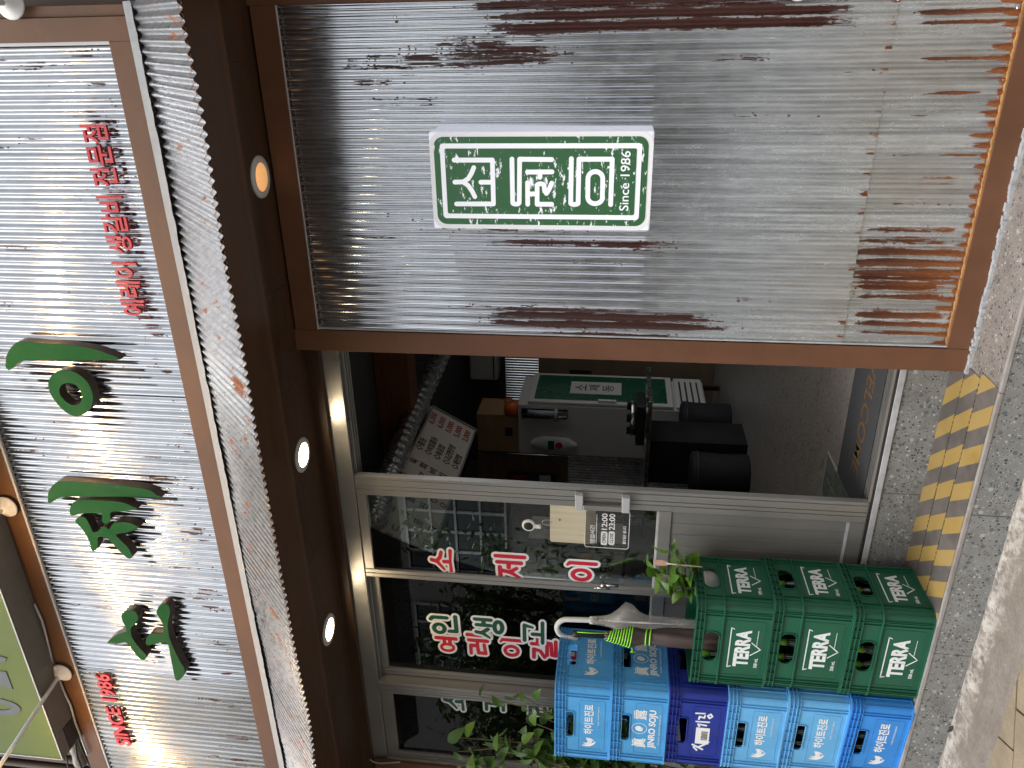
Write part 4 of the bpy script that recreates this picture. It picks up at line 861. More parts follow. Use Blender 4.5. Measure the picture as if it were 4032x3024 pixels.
q.tube([a0+Vector((.016,-.006,-.02)),a0.lerp(a1,.5)+Vector((.017,-.008,0)),a1+Vector((.018,-.006,-.01))],.002,6)
obj('piping',q,M['neon'],ub,True)
q=MB()
for k in range(8):
    an=2*math.pi*k/8; d_=Vector((math.cos(an),math.sin(an),0))*.0165; q.tube([a1+d_-ds*.004,a1+d_+ds*.012],.0022,6)
obj('rib_tip',q,M['steel'],ub)
# ------------------------------------------------------------------ plants
def leafmat(nm,c):
    mt,n,N,L,P=nmat(nm); oi=N.new('ShaderNodeNewGeometry'); c1=ramp(N,L,oi.outputs['Random Per Island'],[(0.,tuple(x*.55 for x in c)),(.6,c),(1.,(c[0]*1.9,c[1]*1.5,c[2]*1.3))])
    L.new(c1,P.inputs['Base Color']); P.inputs['Roughness'].default_value=.38; P.inputs['Subsurface Weight'].default_value=0
    tr=N.new('ShaderNodeBsdfTranslucent'); L.new(c1,tr.inputs[0]); mx=N.new('ShaderNodeMixShader'); mx.inputs[0].default_value=.3; L.new(P.outputs[0],mx.inputs[1]); L.new(tr.outputs[0],mx.inputs[2]); L.new(mx.outputs[0],N['Material Output'].inputs[0]); return mt
M['leaf']=leafmat('glossy_green_leaf',(.085,.20,.02)); M['leaf2']=leafmat('vine_leaf',(.085,.185,.035)); M['stem']=pbr('plant_stem',(.14,.11,.05),.6); M['treeleaf']=leafmat('street_tree_leaf',(.055,.11,.025)); M['bark']=pbr('bark',(.10,.075,.055),.9,0,.3,(8,8,3),.5,40)
LP=[(0,.0),(.12,.32),(.32,.50),(.55,.46),(.78,.28),(.92,.10),(1,0)]
def leafm(mb,o,d,nrm,ln,wd,cup=.25,droop=.25):
    d=d.normalized(); s=d.cross(nrm).normalized(); n=s.cross(d).normalized(); vs=[]
    for t,w in LP:
        c=o+d*ln*t-n*ln*droop*t*t
        vs+=[c-s*wd*w+n*wd*w*cup,c,c+s*wd*w+n*wd*w*cup]
    mb.add(vs,[f for i in range(len(LP)-1) for f in((i*3,i*3+1,i*3+4,i*3+3),(i*3+1,i*3+2,i*3+5,i*3+4))])
def rv(s=1): return Vector(rng.normal(0,s,3))
# bucket plant in the topmost green crate
gx,gy=-2.30,-.17; zb0=TZ+.003+.309*2+.02
bk=thing('bucket_plant','small leafy green plant in a white bucket inside the topmost green crate','potted plant',(gx+.06,gy,zb0))
q=MB(); q.lathe([(.001,0),(.075,.0),(.088,.235),(.091,.235),(.091,.243),(.083,.243),(.080,.2),(.001,.2)],(gx+.03,gy+.0,zb0),28); obj('bucket',q,M['whiteplastic'],bk,True)
q=MB(); q.lathe([(.001,.205),(.08,.2)],(gx+.03,gy+.0,zb0),16); obj('soil',q,pbr('soil',(.03,.02,.014),.95),bk)
lf=MB(); stm=MB(); base=Vector((gx+.05,gy-.02,zb0+.2))
tips=[(2560,2240),(2585,2262),(2600,2300),(2640,2170),(2640,2330),(2665,2255),(2690,2200),(2690,2310)]
for (x,y) in tips:
    tp=onY(x,y,gy-.02+rng.uniform(-.07,.05)); pts=[base,base.lerp(tp,.5)+rv(.008),tp]; stm.tube(pts,[.0035,.0028,.0018],6)
    for t in np.linspace(.4,1.0,8):
        p=pts[1].lerp(tp,(t-.5)*2) if t>.5 else base.lerp(pts[1],t*2)
        dv=(tp-base).normalized()*.5+Vector((rng.normal(),rng.normal()-.3,rng.normal()*.4)).normalized(); leafm(lf,p,dv,Vector((0,-.4,1))+rv(.3),rng.uniform(.06,.095),rng.uniform(.034,.05))
obj('stem',stm,M['stem'],bk,True); obj('foliage',lf,M['leaf'],bk,True)
sp0,sp1=onY(*e8(1560,235),gy-.10),onY(*e8(2150,292),gy-.09)
spn=thing('wooden_spoon','flat pale wooden spoon stuck upright in the bucket plant','spoon',sp1)
dd=(sp0-sp1); 
q=MB(); q.tube([sp1-dd*.2,sp1+dd*.68],.0028,8); obj('stick',q,M['wood'],spn,True)
q=MB(); pr=[(.64,.008),(.7,.0125),(.8,.0155),(.92,.013),(1.0,.004)]; s_=dd.cross(Vector((0,1,0))).normalized()
q.prism([sp1+dd*t+s_*w for t,w in pr]+[sp1+dd*t-s_*w for t,w in pr[::-1]],(0,.003,0)); obj('bowl',q,pbr('pale_pink_wood',(.50,.30,.22),.6),spn,bev=.001)
# trailing plant left of the tall stack
vp=thing('leafy_plant','tall trailing leafy plant in a brown pot left of the blue crates','potted plant',(-3.62,-.22,TZ))
q=MB(); q.lathe([(.001,0),(.10,0),(.135,.30),(.145,.30),(.145,.33),(.125,.33),(.12,.29),(.001,.28)],(-3.5,-.2,TZ),28); obj('pot',q,pbr('brown_plant_pot',(.16,.07,.04),.6),vp,True)
lf=MB(); stm=MB(); root=Vector((-3.5,-.2,TZ+.28))
tgt=[(1890,2745,-.16),(1770,2900,-.2),(1800,2960,-.25),(1830,3010,-.3),(1960,2900,-.2),(2060,2740,-.14),(2080,2800,-.16),(2110,2850,-.2),(1930,2990,-.26),(2020,2960,-.22),(2120,2930,-.2),(2150,2990,-.25),(2060,3030,-.3),(1870,3050,-.3),(2170,2890,-.2),(2230,3010,-.22),(1960,3060,-.3),(2280,3030,-.3),(1950,2950,-.28),(2200,2960,-.24),(2100,2990,-.28),(1900,2930,-.24),(2040,2880,-.2),(1820,3040,-.3),(2250,2960,-.25)]
for x,y,Y in tgt:
    tp=onY(x,y,Y); md=root.lerp(tp,.55)+Vector((0,.02,.12))+rv(.03); pts=[root,root.lerp(md,.5)+rv(.02),md,md.lerp(tp,.5)+rv(.02),tp]; stm.tube(pts,[.005,.004,.0035,.003,.002],6)
    L0=(tp-md)
    for t in np.linspace(.0,1.0,rng.integers(9,13)):
        p=md+L0*t+rv(.018); dv=Vector((rng.normal(),rng.normal()*.6-.5,rng.normal()*.5-.35)); ln=rng.uniform(.06,.115); leafm(lf,p,dv,Vector((0,-.8,.7))+rv(.35),ln,ln*rng.uniform(.42,.58),.2,.35)
for k in range(130):
    p=root+Vector((rng.normal(0,.14),rng.normal(0,.07),rng.uniform(.2,1.2))); ln=rng.uniform(.06,.11); leafm(lf,p,rv(),Vector((0,-.6,.8))+rv(.3),ln,ln*.5,.2,.3)
obj('stem',stm,M['stem'],vp,True); obj('foliage',lf,M['leaf2'],vp,True)
# ------------------------------------------------------------------ hazard tape on the tread
M['tapey']=pbr('worn_yellow_tape',(.33,.22,.06),.6,0,.15,(9,9,9),0,90,.45,(.22,.17,.11)); M['tapek']=pbr('worn_grey_black_tape',(.092,.080,.072),.65,0,.2,(9,9,9),0,90,.4,(.20,.17,.15))
u5=lambda x,y:(3300+x*.4521,1350+y*.4521)
tl_=['hazard tape strip of yellow and grey stripes running along the foot of the upper riser','hazard tape strip of yellow and grey stripes between the two other strips','hazard tape strip of yellow and grey stripes nearest the step edge']
zT=TZ+.004
def tp_(x,y): return onZ(*u5(x,y),zT)
yb=[-.006,-.128,-.252,-.388]
pitch=abs(tp_(1022,630).x-tp_(1090,305).x); sk=tp_(1090,305).x-tp_(950,410).x
def clipx(poly,lim,less):
    out=[]
    for p,q in zip(poly,poly[1:]+poly[:1]):
        ip=(p[0]<=lim)==less; iq=(q[0]<=lim)==less
        if ip: out.append(p)
        if ip!=iq: t=(lim-p[0])/(q[0]-p[0]); out.append((lim,p[1]+(q[1]-p[1])*t))
    return out
for k in range(3):
    ya,yc=yb[k]-.001,yb[k+1]+.001; mb=MB(); xr_=[-1.213,-1.19,-1.165][k]; A_=[tp_(1090,305).x,tp_(1170,560).x,tp_(1330,520).x][k]
    for j in range(-8,24):                                    # even bars are yellow, each leaning towards the door
        a=A_-j*pitch/2; b=a-pitch/2; q_=[(a-sk,ya),(b-sk,ya),(b,yc),(a,yc)]
        q_=clipx(q_,xr_,True)
        if len(q_)>2: q_=clipx(q_,-2.55,False)
        if len(q_)>2: mb.cur=j%2; mb.prism([(p[0],p[1],TZ+.0005) for p in q_],(0,0,.0028))
    tag(obj('hazard_tape',mb,[M['tapey'],M['tapek']]),tl_[k],'floor tape')
q=MB()
for k in(1,2):
    for a in range(60):
        x=-2.5+a*.0217; q.box(x,x+.0217*rng.uniform(.4,.95),yb[k]-.003,yb[k]+.003*rng.random(),TZ+.001,TZ+.0042)
obj('tape_seam_dirt',q,M['alud'])
bpy.data.objects['tape_seam_dirt']['kind']='stuff'; bpy.data.objects['tape_seam_dirt']['label']='dirt packed in the seams between tape strips'
lfp=onZ(3755,2860,.016); q=MB(); leafm(q,Vector(lfp),Vector((-.9,.3,.1)),Vector((0,-.3,1)),.06,.018,.6,.1); tag(obj('dead_leaf',q,pbr('dark_dead_leaf',(.02,.018,.018),.8)),'small curled dark dead leaf on the worn kerb','leaf')
# small white thing poking into the frame at the right edge of the panel
wp=onY(3128,6,YP-.03); ft=thing('wall_fitting','white plastic fitting with a grey rim fixed to the rusty part of the panel','wall fitting',wp)
q=MB(); q.lathe([(.001,.0),(.020,.004),(.028,.02),(.028,.05)],(wp.x+.028,YP-.03,wp.z-.002),24,Matrix.Rotation(math.pi/2,4,'X')@Matrix.Rotation(0,4,'Y')); q.box(wp.x+.02,wp.x+.15,YP-.06,YP-.01,wp.z-.02,wp.z+.02); obj('body',q,M['whiteplastic'],ft,'auto')
q=MB(); q.box(wp.x+.004,wp.x+.14,YP-.05,YP+.003,wp.z-.034,wp.z-.021); obj('clip',q,M['greyplastic'],ft,bev=.003)
# ------------------------------------------------------------------ lime sign above, pipe bundle
d3=lambda x,y:(x*.4365,2300+y*.4365)
YL0=-.40
cn=onY(*d3(570,1585),YL0); lz=cn.z; lx=cn.x
ls=thing('lime_sign','lime green light box sign with dark digits above the brown framed sign','shop sign',(lx+1,YL0,lz))
M['lime']=pbr('lime_acrylic',(.10,.135,.012),.5,0,.08,(.8,.8,.8),spec=.2); M['cream']=pbr('cream_sign_frame',(.17,.155,.13),.6,0,.12,(4,4,4),0,90,.35)
x1_=lx+2.2; hgt=1.1
q=MB(); q.box(lx+.004,x1_,YL0,YL0+.006,lz+.004,lz+hgt); obj('face',q,M['lime'],ls)
q=MB(); q.box(lx,x1_,YL0+.0065,YL0+.20,lz,lz+hgt+.02); obj('case',q,M['cream'],ls,bev=.003)
q=MB(); q.box(lx-.002,x1_,YL0-.003,YL0+.0,lz-.001,lz+.006); q.box(lx-.002,lx+.005,YL0-.003,YL0,lz,lz+hgt); obj('edge_strip',q,M['trim'],ls)
q=MB(); q.box(lx+.015,lx+.16,YL0+.06,YL0+.15,lz-.004,lz-.0005); obj('patch',q,M['alud'],ls)
dgm=pbr('dark_digits',(.05,.055,.06),.5); bz=onY(*d3(197,1150),YL0-.002).z
for ch,xa,xb in(('0',1035,1195),('2',775,968),('7',560,726)):
    A=onY(*d3(150,xb),YL0-.002); B=onY(*d3(60,xa),YL0-.002); w=abs(B.x-A.x); w=max(.12,w*.8)
    zb_=onY(*d3({'0':197,'2':122,'7':82}[ch],{'0':1150,'2':965,'7':720}[ch]),YL0-.002).z
    link('digit',text_mesh(ch,w,.30,((A.x+B.x)/2,YL0-.002,zb_+.15),(1,0,0),(0,0,1),.001,off=.02),dgm,ls)
pbn=thing('pipe_bundle','silver wrapped pipe with black ties and loose cables above the brown sign frame','pipe',onY(*d3(240,250),-.2))
pts=[onY(*d3(x,y),-.15) for x,y in((150,-60),(170,30),(210,180),(250,300),(300,480),(370,620),(430,760),(500,900),(550,1040),(600,1190),(650,1340),(690,1480),(740,1640))]
pts=[onY(190-360,2300-1400,-.15)]+[onY(20,1800,-.15),onY(45,2000,-.15)]+pts
rs=[.036+.004*math.sin(i*2.3) for i in range(len(pts))]
q=MB(); fine=[]
for a,b in zip(pts[:-1],pts[1:]): fine+=[a.lerp(b,t) for t in np.linspace(0,1,6,endpoint=False)]
q.tube(fine,[.033+.004*math.sin(i*1.3)+.003*math.sin(i*.37+1) for i in range(len(fine))],14); obj('wrapped_pipe',q,pbr('grey_foil_wrap',(.30,.27,.22),.5,.3,.3,(25,25,25),.6,40,.4),pbn,True)
q=MB()
for i in range(8,len(fine)-2,9):
    c0=fine[i]; dr=(fine[i+1]-c0).normalized(); a=dr.cross(Vector((0,1,0))).normalized(); b=dr.cross(a)
    q.tube([c0+(a*math.cos(t)+b*math.sin(t))*.040 for t in np.linspace(0,2*math.pi,18)],.0028,5)
obj('tie',q,M['black'],pbn)
q=MB()
for k,(dy,dz,r_) in enumerate(((-.05,-.05,.006),(-.03,-.07,.004),(.01,.06,.005),(-.04,.045,.004))):
    q.tube([p+Vector((0,dy+.008*math.sin(i*1.7+k),dz+.008*math.cos(i*1.3+2*k))) for i,p in enumerate(pts)],r_,6)
obj('cable',q,M['alud'],pbn,True)
q=MB(); q.tube([onY(*d3(x,y),YS-.012) for x,y in((310,180),(380,330),(420,480),(450,600),(475,730))]+[onY(*d3(545,890),YS-.012)]+[onY(*d3(x,y),YS-.012) for x,y in((590,1000),(640,1100),(680,1250),(730,1380),(790,1540))],.0055,8); obj('white_cable',q,M['greyplastic'],pbn,True)
wsh=MB()
for i in range(60):
    x=lx-1.2+i*.075; wsh.tube([(x,-.12,4.3),(x,-.12,6.2)],.02,6,False)
tag(obj('ribbed_wall_cladding',wsh,M['upperwall'],None,True),'dark brown ribbed cladding on the wall beside the lime sign','cladding')
wr=thing('loose_wire','thin grey wire looping over the aluminium frame beside the plant','wire',onY(1500,3000,-.05))
q=MB(); q.tube([onY(x,y,-.06) for x,y in((1455,2990),(1475,3002),(1500,3006),(1540,3003),(1575,3001))],.0035,8); obj('strand',q,M['greyplastic'],wr,True)
# ------------------------------------------------------------------ inside the shop
mt_=tag(obj('door_mat',(lambda q:(q.box(-2.02,-1.22,.075,.46,FZ+.002,FZ+.012),q)[1])(MB()),pbr('grey_mat',(.045,.046,.049),.95,0,.3,(90,90,90),.4,200)),'dark grey door mat with faded orange WELCOME just inside the doorway','door mat')
link('lettering',text_mesh('WELCOME',.62,.10,(-1.58,.23,FZ+.0125),(-1,0,0),(0,-1,0),.0004,off=.01),pbr('orange_print',(.14,.075,.025),.8,0,.4,(40,40,40)),mt_)
q=MB()
for i in range(5):
    for j in range(7): q.box(-2.86+j*.118,-2.86+j*.118+.113,.09+i*.118,.09+i*.118+.113,FZ+.001,FZ+.004)
struct(obj('green_tile_floor',q,pbr('green_grey_tile',(.14,.165,.14),.25),bev=.0006))
q=MB(); q.box(-2.87,-2.03,.085,.69,FZ,FZ+.002); struct(obj('tile_grout_floor',q,M['trim']))
fx0,fx1,fy0,fy1=-4.04,-3.44,4.0,4.70; f0=.50
fg=thing('drinks_fridge','white upright drinks fridge with a green door and shop emblem inside the doorway','fridge',((fx0+fx1)/2,4.35,f0))
fzt=2.40; M['fridge']=pbr('white_fridge',(.62,.60,.56),.45,0,.04); M['fgreen']=pbr('green_fridge_door',(.005,.085,.042),.2,0,.05)
q=MB(); q.box(fx0,fx1-.04,fy0,fy1,f0+.03,fzt); obj('cabinet',q,M['fridge'],fg,bev=.01)
dr_=MB(); dr_.box(fx1-.037,fx1,fy0+.002,fy1-.002,f0+.36,fzt-.10); dro=obj('door',dr_,M['fridge'],fg,bev=.008)
q=MB(); q.box(fx1+.0005,fx1+.004,fy0+.06,fy1-.06,f0+.42,fzt-.16); obj('green_glass',q,M['fgreen'],dro)
q=MB(); q.box(fx1+.001,fx1+.03,fy0+.012,fy0+.045,1.42,1.60); obj('handle',q,M['whiteplastic'],dro,bev=.004)
em=obj('emblem',(lambda q:(q.box(fx1+.0045,fx1+.0065,4.205,4.495,1.37,1.89),q)[1])(MB()),M['fridge'],dro)
link('emblem_frame',fill_mesh([rrect(4.222,4.478,1.385,1.875,.02),rrect(4.232,4.468,1.395,1.865,.014)[::-1]],.0004,Matrix.Translation((fx1+.0072,0,0))@SX),M['alud'],em)
for i,ch in enumerate('소제동'): link('emblem_letter',text_mesh(ch,.15,.115,(fx1+.0072,4.35,1.785-.14*i),(0,1,0),(0,0,1),.0004,off=.01),M['alud'],em)
q=MB(); q.box(fx1-.037,fx1-.004,fy0+.01,fy1-.01,f0+.05,f0+.335)
obj('vent_panel',q,M['fridge'],fg,bev=.01)
q=MB()
for i in range(4): q.box(fx1-.005,fx1-.003,fy0+.10,fy1-.10,f0+.095+i*.058,f0+.113+i*.058)
obj('vent_slot',q,M['alud'],fg)
q=MB(); 
for x in(fx0+.05,fx1-.1):
    for y in(fy0+.05,fy1-.08): q.box(x,x+.04,y,y+.04,FZ,f0+.03)
obj('foot',q,M['black'],fg)
sd_=fy0-.0
cup=onY(1850+830*.3375,1340+850*.3375,sd_-.05); cd_=thing('cup_dispenser','clear paper cup dispenser with red ends on the side of the fridge','cup dispenser',cup)
zc0,zc1=onY(1850+1140*.3375,1340+860*.3375,sd_-.05).z,onY(1850+610*.3375,1340+860*.3375,sd_-.05).z
q=MB(); q.lathe([(.045,zc0),(.05,zc0+.02),(.05,zc1),(.045,zc1)],(cup.x,sd_-.06,0),20); obj('tube',q,glassy('dispenser_tube',(.8,.82,.85),.6),cd_,True)
q=MB(); q.lathe([(.03,zc0+.14),(.036,zc1-.06)],(cup.x,sd_-.06,0),16); obj('cup_stack',q,M['whiteplastic'],cd_,True)
q=MB(); q.lathe([(.052,zc0+.10),(.052,zc0+.13)],(cup.x,sd_-.06,0),16); q.box(cup.x-.02,cup.x+.02,sd_-.012,sd_-.002,zc0+.05,zc1); obj('bracket',q,M['greyplastic'],cd_,True)
rd=pbr('orange_red_knob',(.45,.06,.02),.5); q=MB(); q.lathe([(.001,0),(.02,.005),(.02,.02),(.001,.025)],(cup.x-.05,sd_-.06,zc1-.02),12); q.lathe([(.001,0),(.02,.005),(.02,.02),(.001,.025)],(cup.x-.06,sd_-.06,zc0+.1),12); obj('knob',q,rd,cd_,True)
tb=onY(1850+980*.3375,1340+1210*.3375,sd_-.04); bag=thing('tissue_pack','white plastic bag with a green and red label on the fridge side','bag',tb)
A=onY(1850+710*.3375,1340+1140*.3375,sd_-.04); B=onY(1850+1245*.3375,1340+1270*.3375,sd_-.04)
q=MB(); 
sec=[(0,.02),(.1,.06),(.3,.085),(.6,.085),(.8,.07),(1,.01)]; vs=[]
for t,w in sec:
    for k in range(12):
        an=2*math.pi*k/12; vs.append((tb.x+w*math.cos(an)*(1+.1*math.sin(k*2+t*9)),sd_-.035+.028*math.sin(an),A.z+(B.z-A.z)*t))
q.add(vs,[(i*12+k,i*12+(k+1)%12,(i+1)*12+(k+1)%12,(i+1)*12+k) for i in range(5) for k in range(12)]); obj('film',q,M['whiteplastic'],bag,True)
z_=lambda t:A.z+(B.z-A.z)*t
q=MB(); q.box(tb.x-.05,tb.x+.05,sd_-.069,sd_-.066,z_(.52),z_(.38)); obj('green_label',q,M['dgreen'],bag)
q=MB(); q.lathe([(.001,-.068),(.038,-.066)],(tb.x,sd_,z_(.62)),16,Matrix.Rotation(math.pi/2,4,'X')@Matrix.Translation((0,0,.136))); obj('red_label',q,M['red'],bag)
cbx=onY(1850+330*.3375,1340+1000*.3375,3.9); bx2=thing('cardboard_box','brown cardboard box on top of the fridge','box',(-3.8,4.3,fzt))
q=MB(); q.box(-4.05,-3.62,4.02,4.4,fzt,fzt+.43); obj('carton',q,M['card'],bx2,bev=.006)
q=MB(); q.box(-3.86,-3.76,4.017,4.0195,fzt+.06,fzt+.14); obj('hand_hole',q,M['alud'],bx2)
oc=onY(1850+470*.3375,1340+850*.3375,3.95); wc=thing('watering_can','small orange plastic watering can on top of the fridge','watering can',(oc.x,3.95,fzt))
M['orange']=pbr('orange_plastic',(.62,.12,.025),.4)
q=MB(); q.lathe([(.001,0),(.075,.0),(.082,.05),(.07,.11),(.045,.14),(.03,.145)],(oc.x,4.06,fzt+.002),20); obj('body',q,M['orange'],wc,True)
q=MB(); q.tube([(oc.x-.06,4.06,fzt+.05),(oc.x-.12,4.05,fzt+.13),(oc.x-.15,4.04,fzt+.19)],[.016,.011,.008],10); obj('spout',q,M['orange'],wc,True)
q=MB(); q.tube([(oc.x+.05,4.06,fzt+.12),(oc.x+.1,4.06,fzt+.15),(oc.x+.11,4.06,fzt+.08),(oc.x+.07,4.06,fzt+.03)],.009,8); obj('handle',q,M['orange'],wc,True)
ac=onY(1850+170*.3375,1340+300*.3375,5.45); t=thing('air_conditioner','white wall air conditioner on the back wall above the fridge','air conditioner',(ac.x,5.5,ac.z))
q=MB(); q.box(ac.x-.16,ac.x+.75,5.38,5.6,ac.z-.17,ac.z+.17); obj('case',q,M['fridge'],t,bev=.03)
q=MB(); q.box(ac.x-.12,ac.x+.72,5.376,5.379,ac.z-.13,ac.z-.115); obj('slot',q,M['alud'],t)
bwl=thing('inner_metal_wall','corrugated metal lining on the back wall behind the fridge','wall panel',(-3.4,5.55,FZ))
corr('lining_sheet',M['sheet'],bwl,-5.0,-2.4,.9,2.75,pp(5.57),nz=4,seg=8)
wcb=onY(1850+1200*.3375,1340+350*.3375,5.2); t=thing('wall_cabinet','low wooden cabinet against the back wall right of the fridge','cabinet',(wcb.x,5.3,FZ))
q=MB(); q.box(wcb.x-.35,wcb.x+.5,5.1,5.5,FZ,2.3); obj('carcass',q,pbr('dull_wood',(.22,.16,.10),.6),t)
q=MB(); q.box(wcb.x-.1,wcb.x+.05,5.096,5.099,1.7,1.95); obj('grille',q,M['alud'],t)
corr('lining_sheet',M['sheet'],bwl,-5.0,-4.06,.6,1.93,pp(4.22),nz=4,seg=8,oxf=lambda X,Z:X*0+.6)
# ceiling things
q=MB(); q.box(-5,1.4,2.2,2.42,2.98,3.24); bmz=tag(obj('ceiling_beam',q,brownwood('brown_ceiling_beam',(.16,.06,.025))),'brown painted ceiling beam inside above the doorway','beam')
dpt=[onX(x,y,-2.75) for x,y in((1780,1330),(1740,1394),(1665,1560),(1600,1700),(1537,1866),(1500,1960),(1470,2060))]
q=MB(); fine=[]; rr_=[]
for a,b in zip(dpt[:-1],dpt[1:]): fine+=[a.lerp(b,t_) for t_ in np.linspace(0,1,24,endpoint=False)]
rr_=[.075+.005*math.cos(i*math.pi/2) for i in range(len(fine))]
t=thing('foil_duct','silver ribbed foil exhaust duct slanting under the dark ceiling','duct',fine[0]); q.tube(fine,rr_,18); obj('hose',q,M['duct'],t,True)
q=MB(); 
for i in(30,60,90):
    q.tube([fine[i],fine[i]+Vector((0,0,.6))],.003,5)
obj('hanger',q,M['steel'],t)
for i,(x,y,dd_) in enumerate(((1540,1605,.07),(1692,1640,.09))):
    c0=onX(x,y,-2.9); t=thing('ceiling_lamp',['unlit round white ceiling lamp beside the foil duct','unlit bell shaped white lamp below the foil duct'][i],'ceiling lamp',c0)
    q=MB(); q.lathe([(.001,-.05),(dd_,-.04),(dd_*.9,.02),(.02,.05),(.012,.25)],c0,20); obj('shade',q,M['whiteplastic'],t,True)
    q=MB(); q.lathe([(.001,-.056),(dd_*.6,-.052),(dd_*.6,-.045)],c0,16); obj('diffuser',q,M['greyplastic'],t,True)
# menu board: long white panel leaning out along the left side
BR_=onX(1872,1704,-3.0); TR_=onX(1703,1600,-2.8); e_l=.30
mbd=thing('menu_board','long white hanging menu board with black dish names and red prices','menu board',(-2.9,1.3,2.5))
zb_m,zt_m=BR_.z,TR_.z; up=Vector((TR_.x-BR_.x,0,zt_m-zb_m)); nb=Vector((0,1,0)).cross(up).normalized()
if nb.x<0: nb=-nb
y0m,y1m=.28,TR_.y
base_=Vector((BR_.x,0,BR_.z))
def mp(yy,t,o=0): return base_+Vector((0,yy,0))+up*t+nb*o
q=MB(); q.prism([mp(y0m,0),mp(y1m,0),mp(y1m,1),mp(y0m,1)],-nb*.03); M['menu']=pbr('menu_white',(.66,.60,.52),.5,0,.04); obj('panel',q,M['menu'],mbd)
q=MB()
for a,b in(((y0m,0),(y1m,.03)),((y0m,.97),(y1m,1)),((y1m-.02,0),(y1m,1))): q.prism([mp(a[0],a[1],.001),mp(b[0],a[1],.001),mp(b[0],b[1],.001),mp(a[0],b[1],.001)],nb*.012)
obj('rim',q,M['alu'],mbd)
mblk=pbr('menu_black_ink',(.02,.02,.02),.6); mred=pbr('menu_red_ink',(.35,.03,.03),.6)
def mtext(body,yy,t,w,h,mat): link('menu_text',text_mesh(body,w,h,mp(yy,t,.002),(0,1,0),up,.0004,off=.015),mat,mbd)
for i,(a,b,w) in enumerate((('◇쫄동','6,000',.17),('◇비빔쫄동','6,000',.26),('◇볶음밥','5,000',.21),('◇고급명란장','5,000',.28),('◇계란밥','2,000',.2))):
    t=.88-.185*i; mtext(a,y1m-.66+w/2,t,w,.06,mblk); mtext(b,y1m-.16,t,.17,.055,mred)
def vcol(body,yy,t0,t1,h,mat):
    n=len(body)
    for i,ch in enumerate(body): mtext(ch,yy,t0+(t1-t0)*i/max(1,n-1),h,h,mat)
vcol('육회비빔밥',y1m-.82,.86,.1,.062,mblk); vcol('7000',y1m-.92,.62,.12,.05,mred); vcol('차돌김치',y1m-1.03,.88,.2,.062,mblk); vcol('8000',y1m-1.13,.6,.1,.05,mred); vcol('차돌된',y1m-1.24,.88,.4,.062,mblk); vcol('고기품평',y1m-1.42,.88,.12,.062,mblk); vcol('오드레기',y1m-1.58,.9,.12,.07,mblk); vcol('12000',y1m-1.68,.72,.12,.05,mred); vcol('운모리찜',y1m-1.95,.9,.2,.07,mblk)
q=MB(); q.prism([mp(y1m-1.76,.03,.0015),mp(y1m-1.752,.03,.0015),mp(y1m-1.752,.97,.0015),mp(y1m-1.76,.97,.0015)],nb*.0006); obj('menu_rule',q,mblk,mbd)
pa,pb_=onY(2000,1858,4.15),onY(2190,1915,4.15); t=thing('wall_poster','dark blue poster with red and white print on the back wall','poster',((pa.x+pb_.x)/2,4.15,pb_.z))
q=MB(); q.box(pb_.x-.25,pa.x,4.15,4.16,pb_.z,pa.z); obj('sheet',q,pbr('navy_poster',(.03,.04,.08),.5),t)
q=MB(); q.box(pb_.x-.2,pa.x-.03,4.147,4.1495,(pa.z+pb_.z)/2+.05,pa.z-.06); obj('red_print',q,mred,t); q=MB(); q.box(pb_.x-.2,pa.x-.02,4.147,4.1495,pb_.z+.06,(pa.z+pb_.z)/2-.08); obj('white_print',q,M['white'],t)
pa,pb_=onY(1880,1785,4.2),onY(2235,1900,4.2); tag(obj('wooden_wall_board',(lambda q:(q.box(pb_.x-.5,pa.x,4.2,4.23,pb_.z,pa.z),q)[1])(MB()),pbr('brown_board',(.24,.15,.09),.6,0,.3,(2,8,30))),'brown wooden board on the back wall left of the fridge','board')
# table, grill, stools
tx=onY(2400+270*.5425,1400+600*.5425,2.6); TY=2.6; tz_=tx.z
tbx0,tbx1=onY(2540,1920,TY).x-.5,onY(2530,1590,TY).x+.02
t=thing('dining_table','stainless edged dining table with a tabletop grill inside the doorway','table',((tbx0+tbx1)/2,TY+.3,FZ))
q=MB(); q.box(tbx0,tbx1,TY,TY+.7,tz_-.03,tz_); obj('top',q,M['steel'],t,bev=.004)
q=MB(); q.box((tbx0+tbx1)/2-.2,(tbx0+tbx1)/2+.2,TY+.18,TY+.55,FZ,tz_-.03); obj('pedestal',q,M['black'],t)
gx_=onY(2480,1640,TY+.25); t=thing('tabletop_grill','black portable gas grill with a steel ring on the table','grill',(gx_.x,TY+.25,tz_))
q=MB(); q.box(gx_.x-.19,gx_.x+.17,TY+.1,TY+.38,tz_+.012,tz_+.085); obj('case',q,M['black'],t,bev=.01)
q=MB(); q.lathe([(.10,.087),(.14,.09),(.145,.125),(.14,.13),(.09,.10),(.02,.095)],(gx_.x-.01,TY+.24,tz_),28); obj('ring',q,M['steel'],t,True)
q=MB()
for a in range(4): q.box(gx_.x-.01+.10*math.cos(a*math.pi/2+.5)-.03,gx_.x-.01+.10*math.cos(a*math.pi/2+.5)+.03,TY+.24+.10*math.sin(a*math.pi/2+.5)-.012,TY+.24+.10*math.sin(a*math.pi/2+.5)+.012,tz_+.127,tz_+.16)
obj('pan_support',q,M['black'],t)
q=MB()
for a in(-.15,.13):
    for b in(.12,.35): q.box(gx_.x+a-.015,gx_.x+a+.015,TY+b-.015,TY+b+.015,tz_,tz_+.012)
obj('foot',q,M['whiteplastic'],t)
spots=[onZ(2400+1000*.5425,1400+870*.5425,FZ),onZ(2400+945*.5425,1400+650*.5425,FZ),onZ(2400+870*.5425,1400+480*.5425,FZ)]
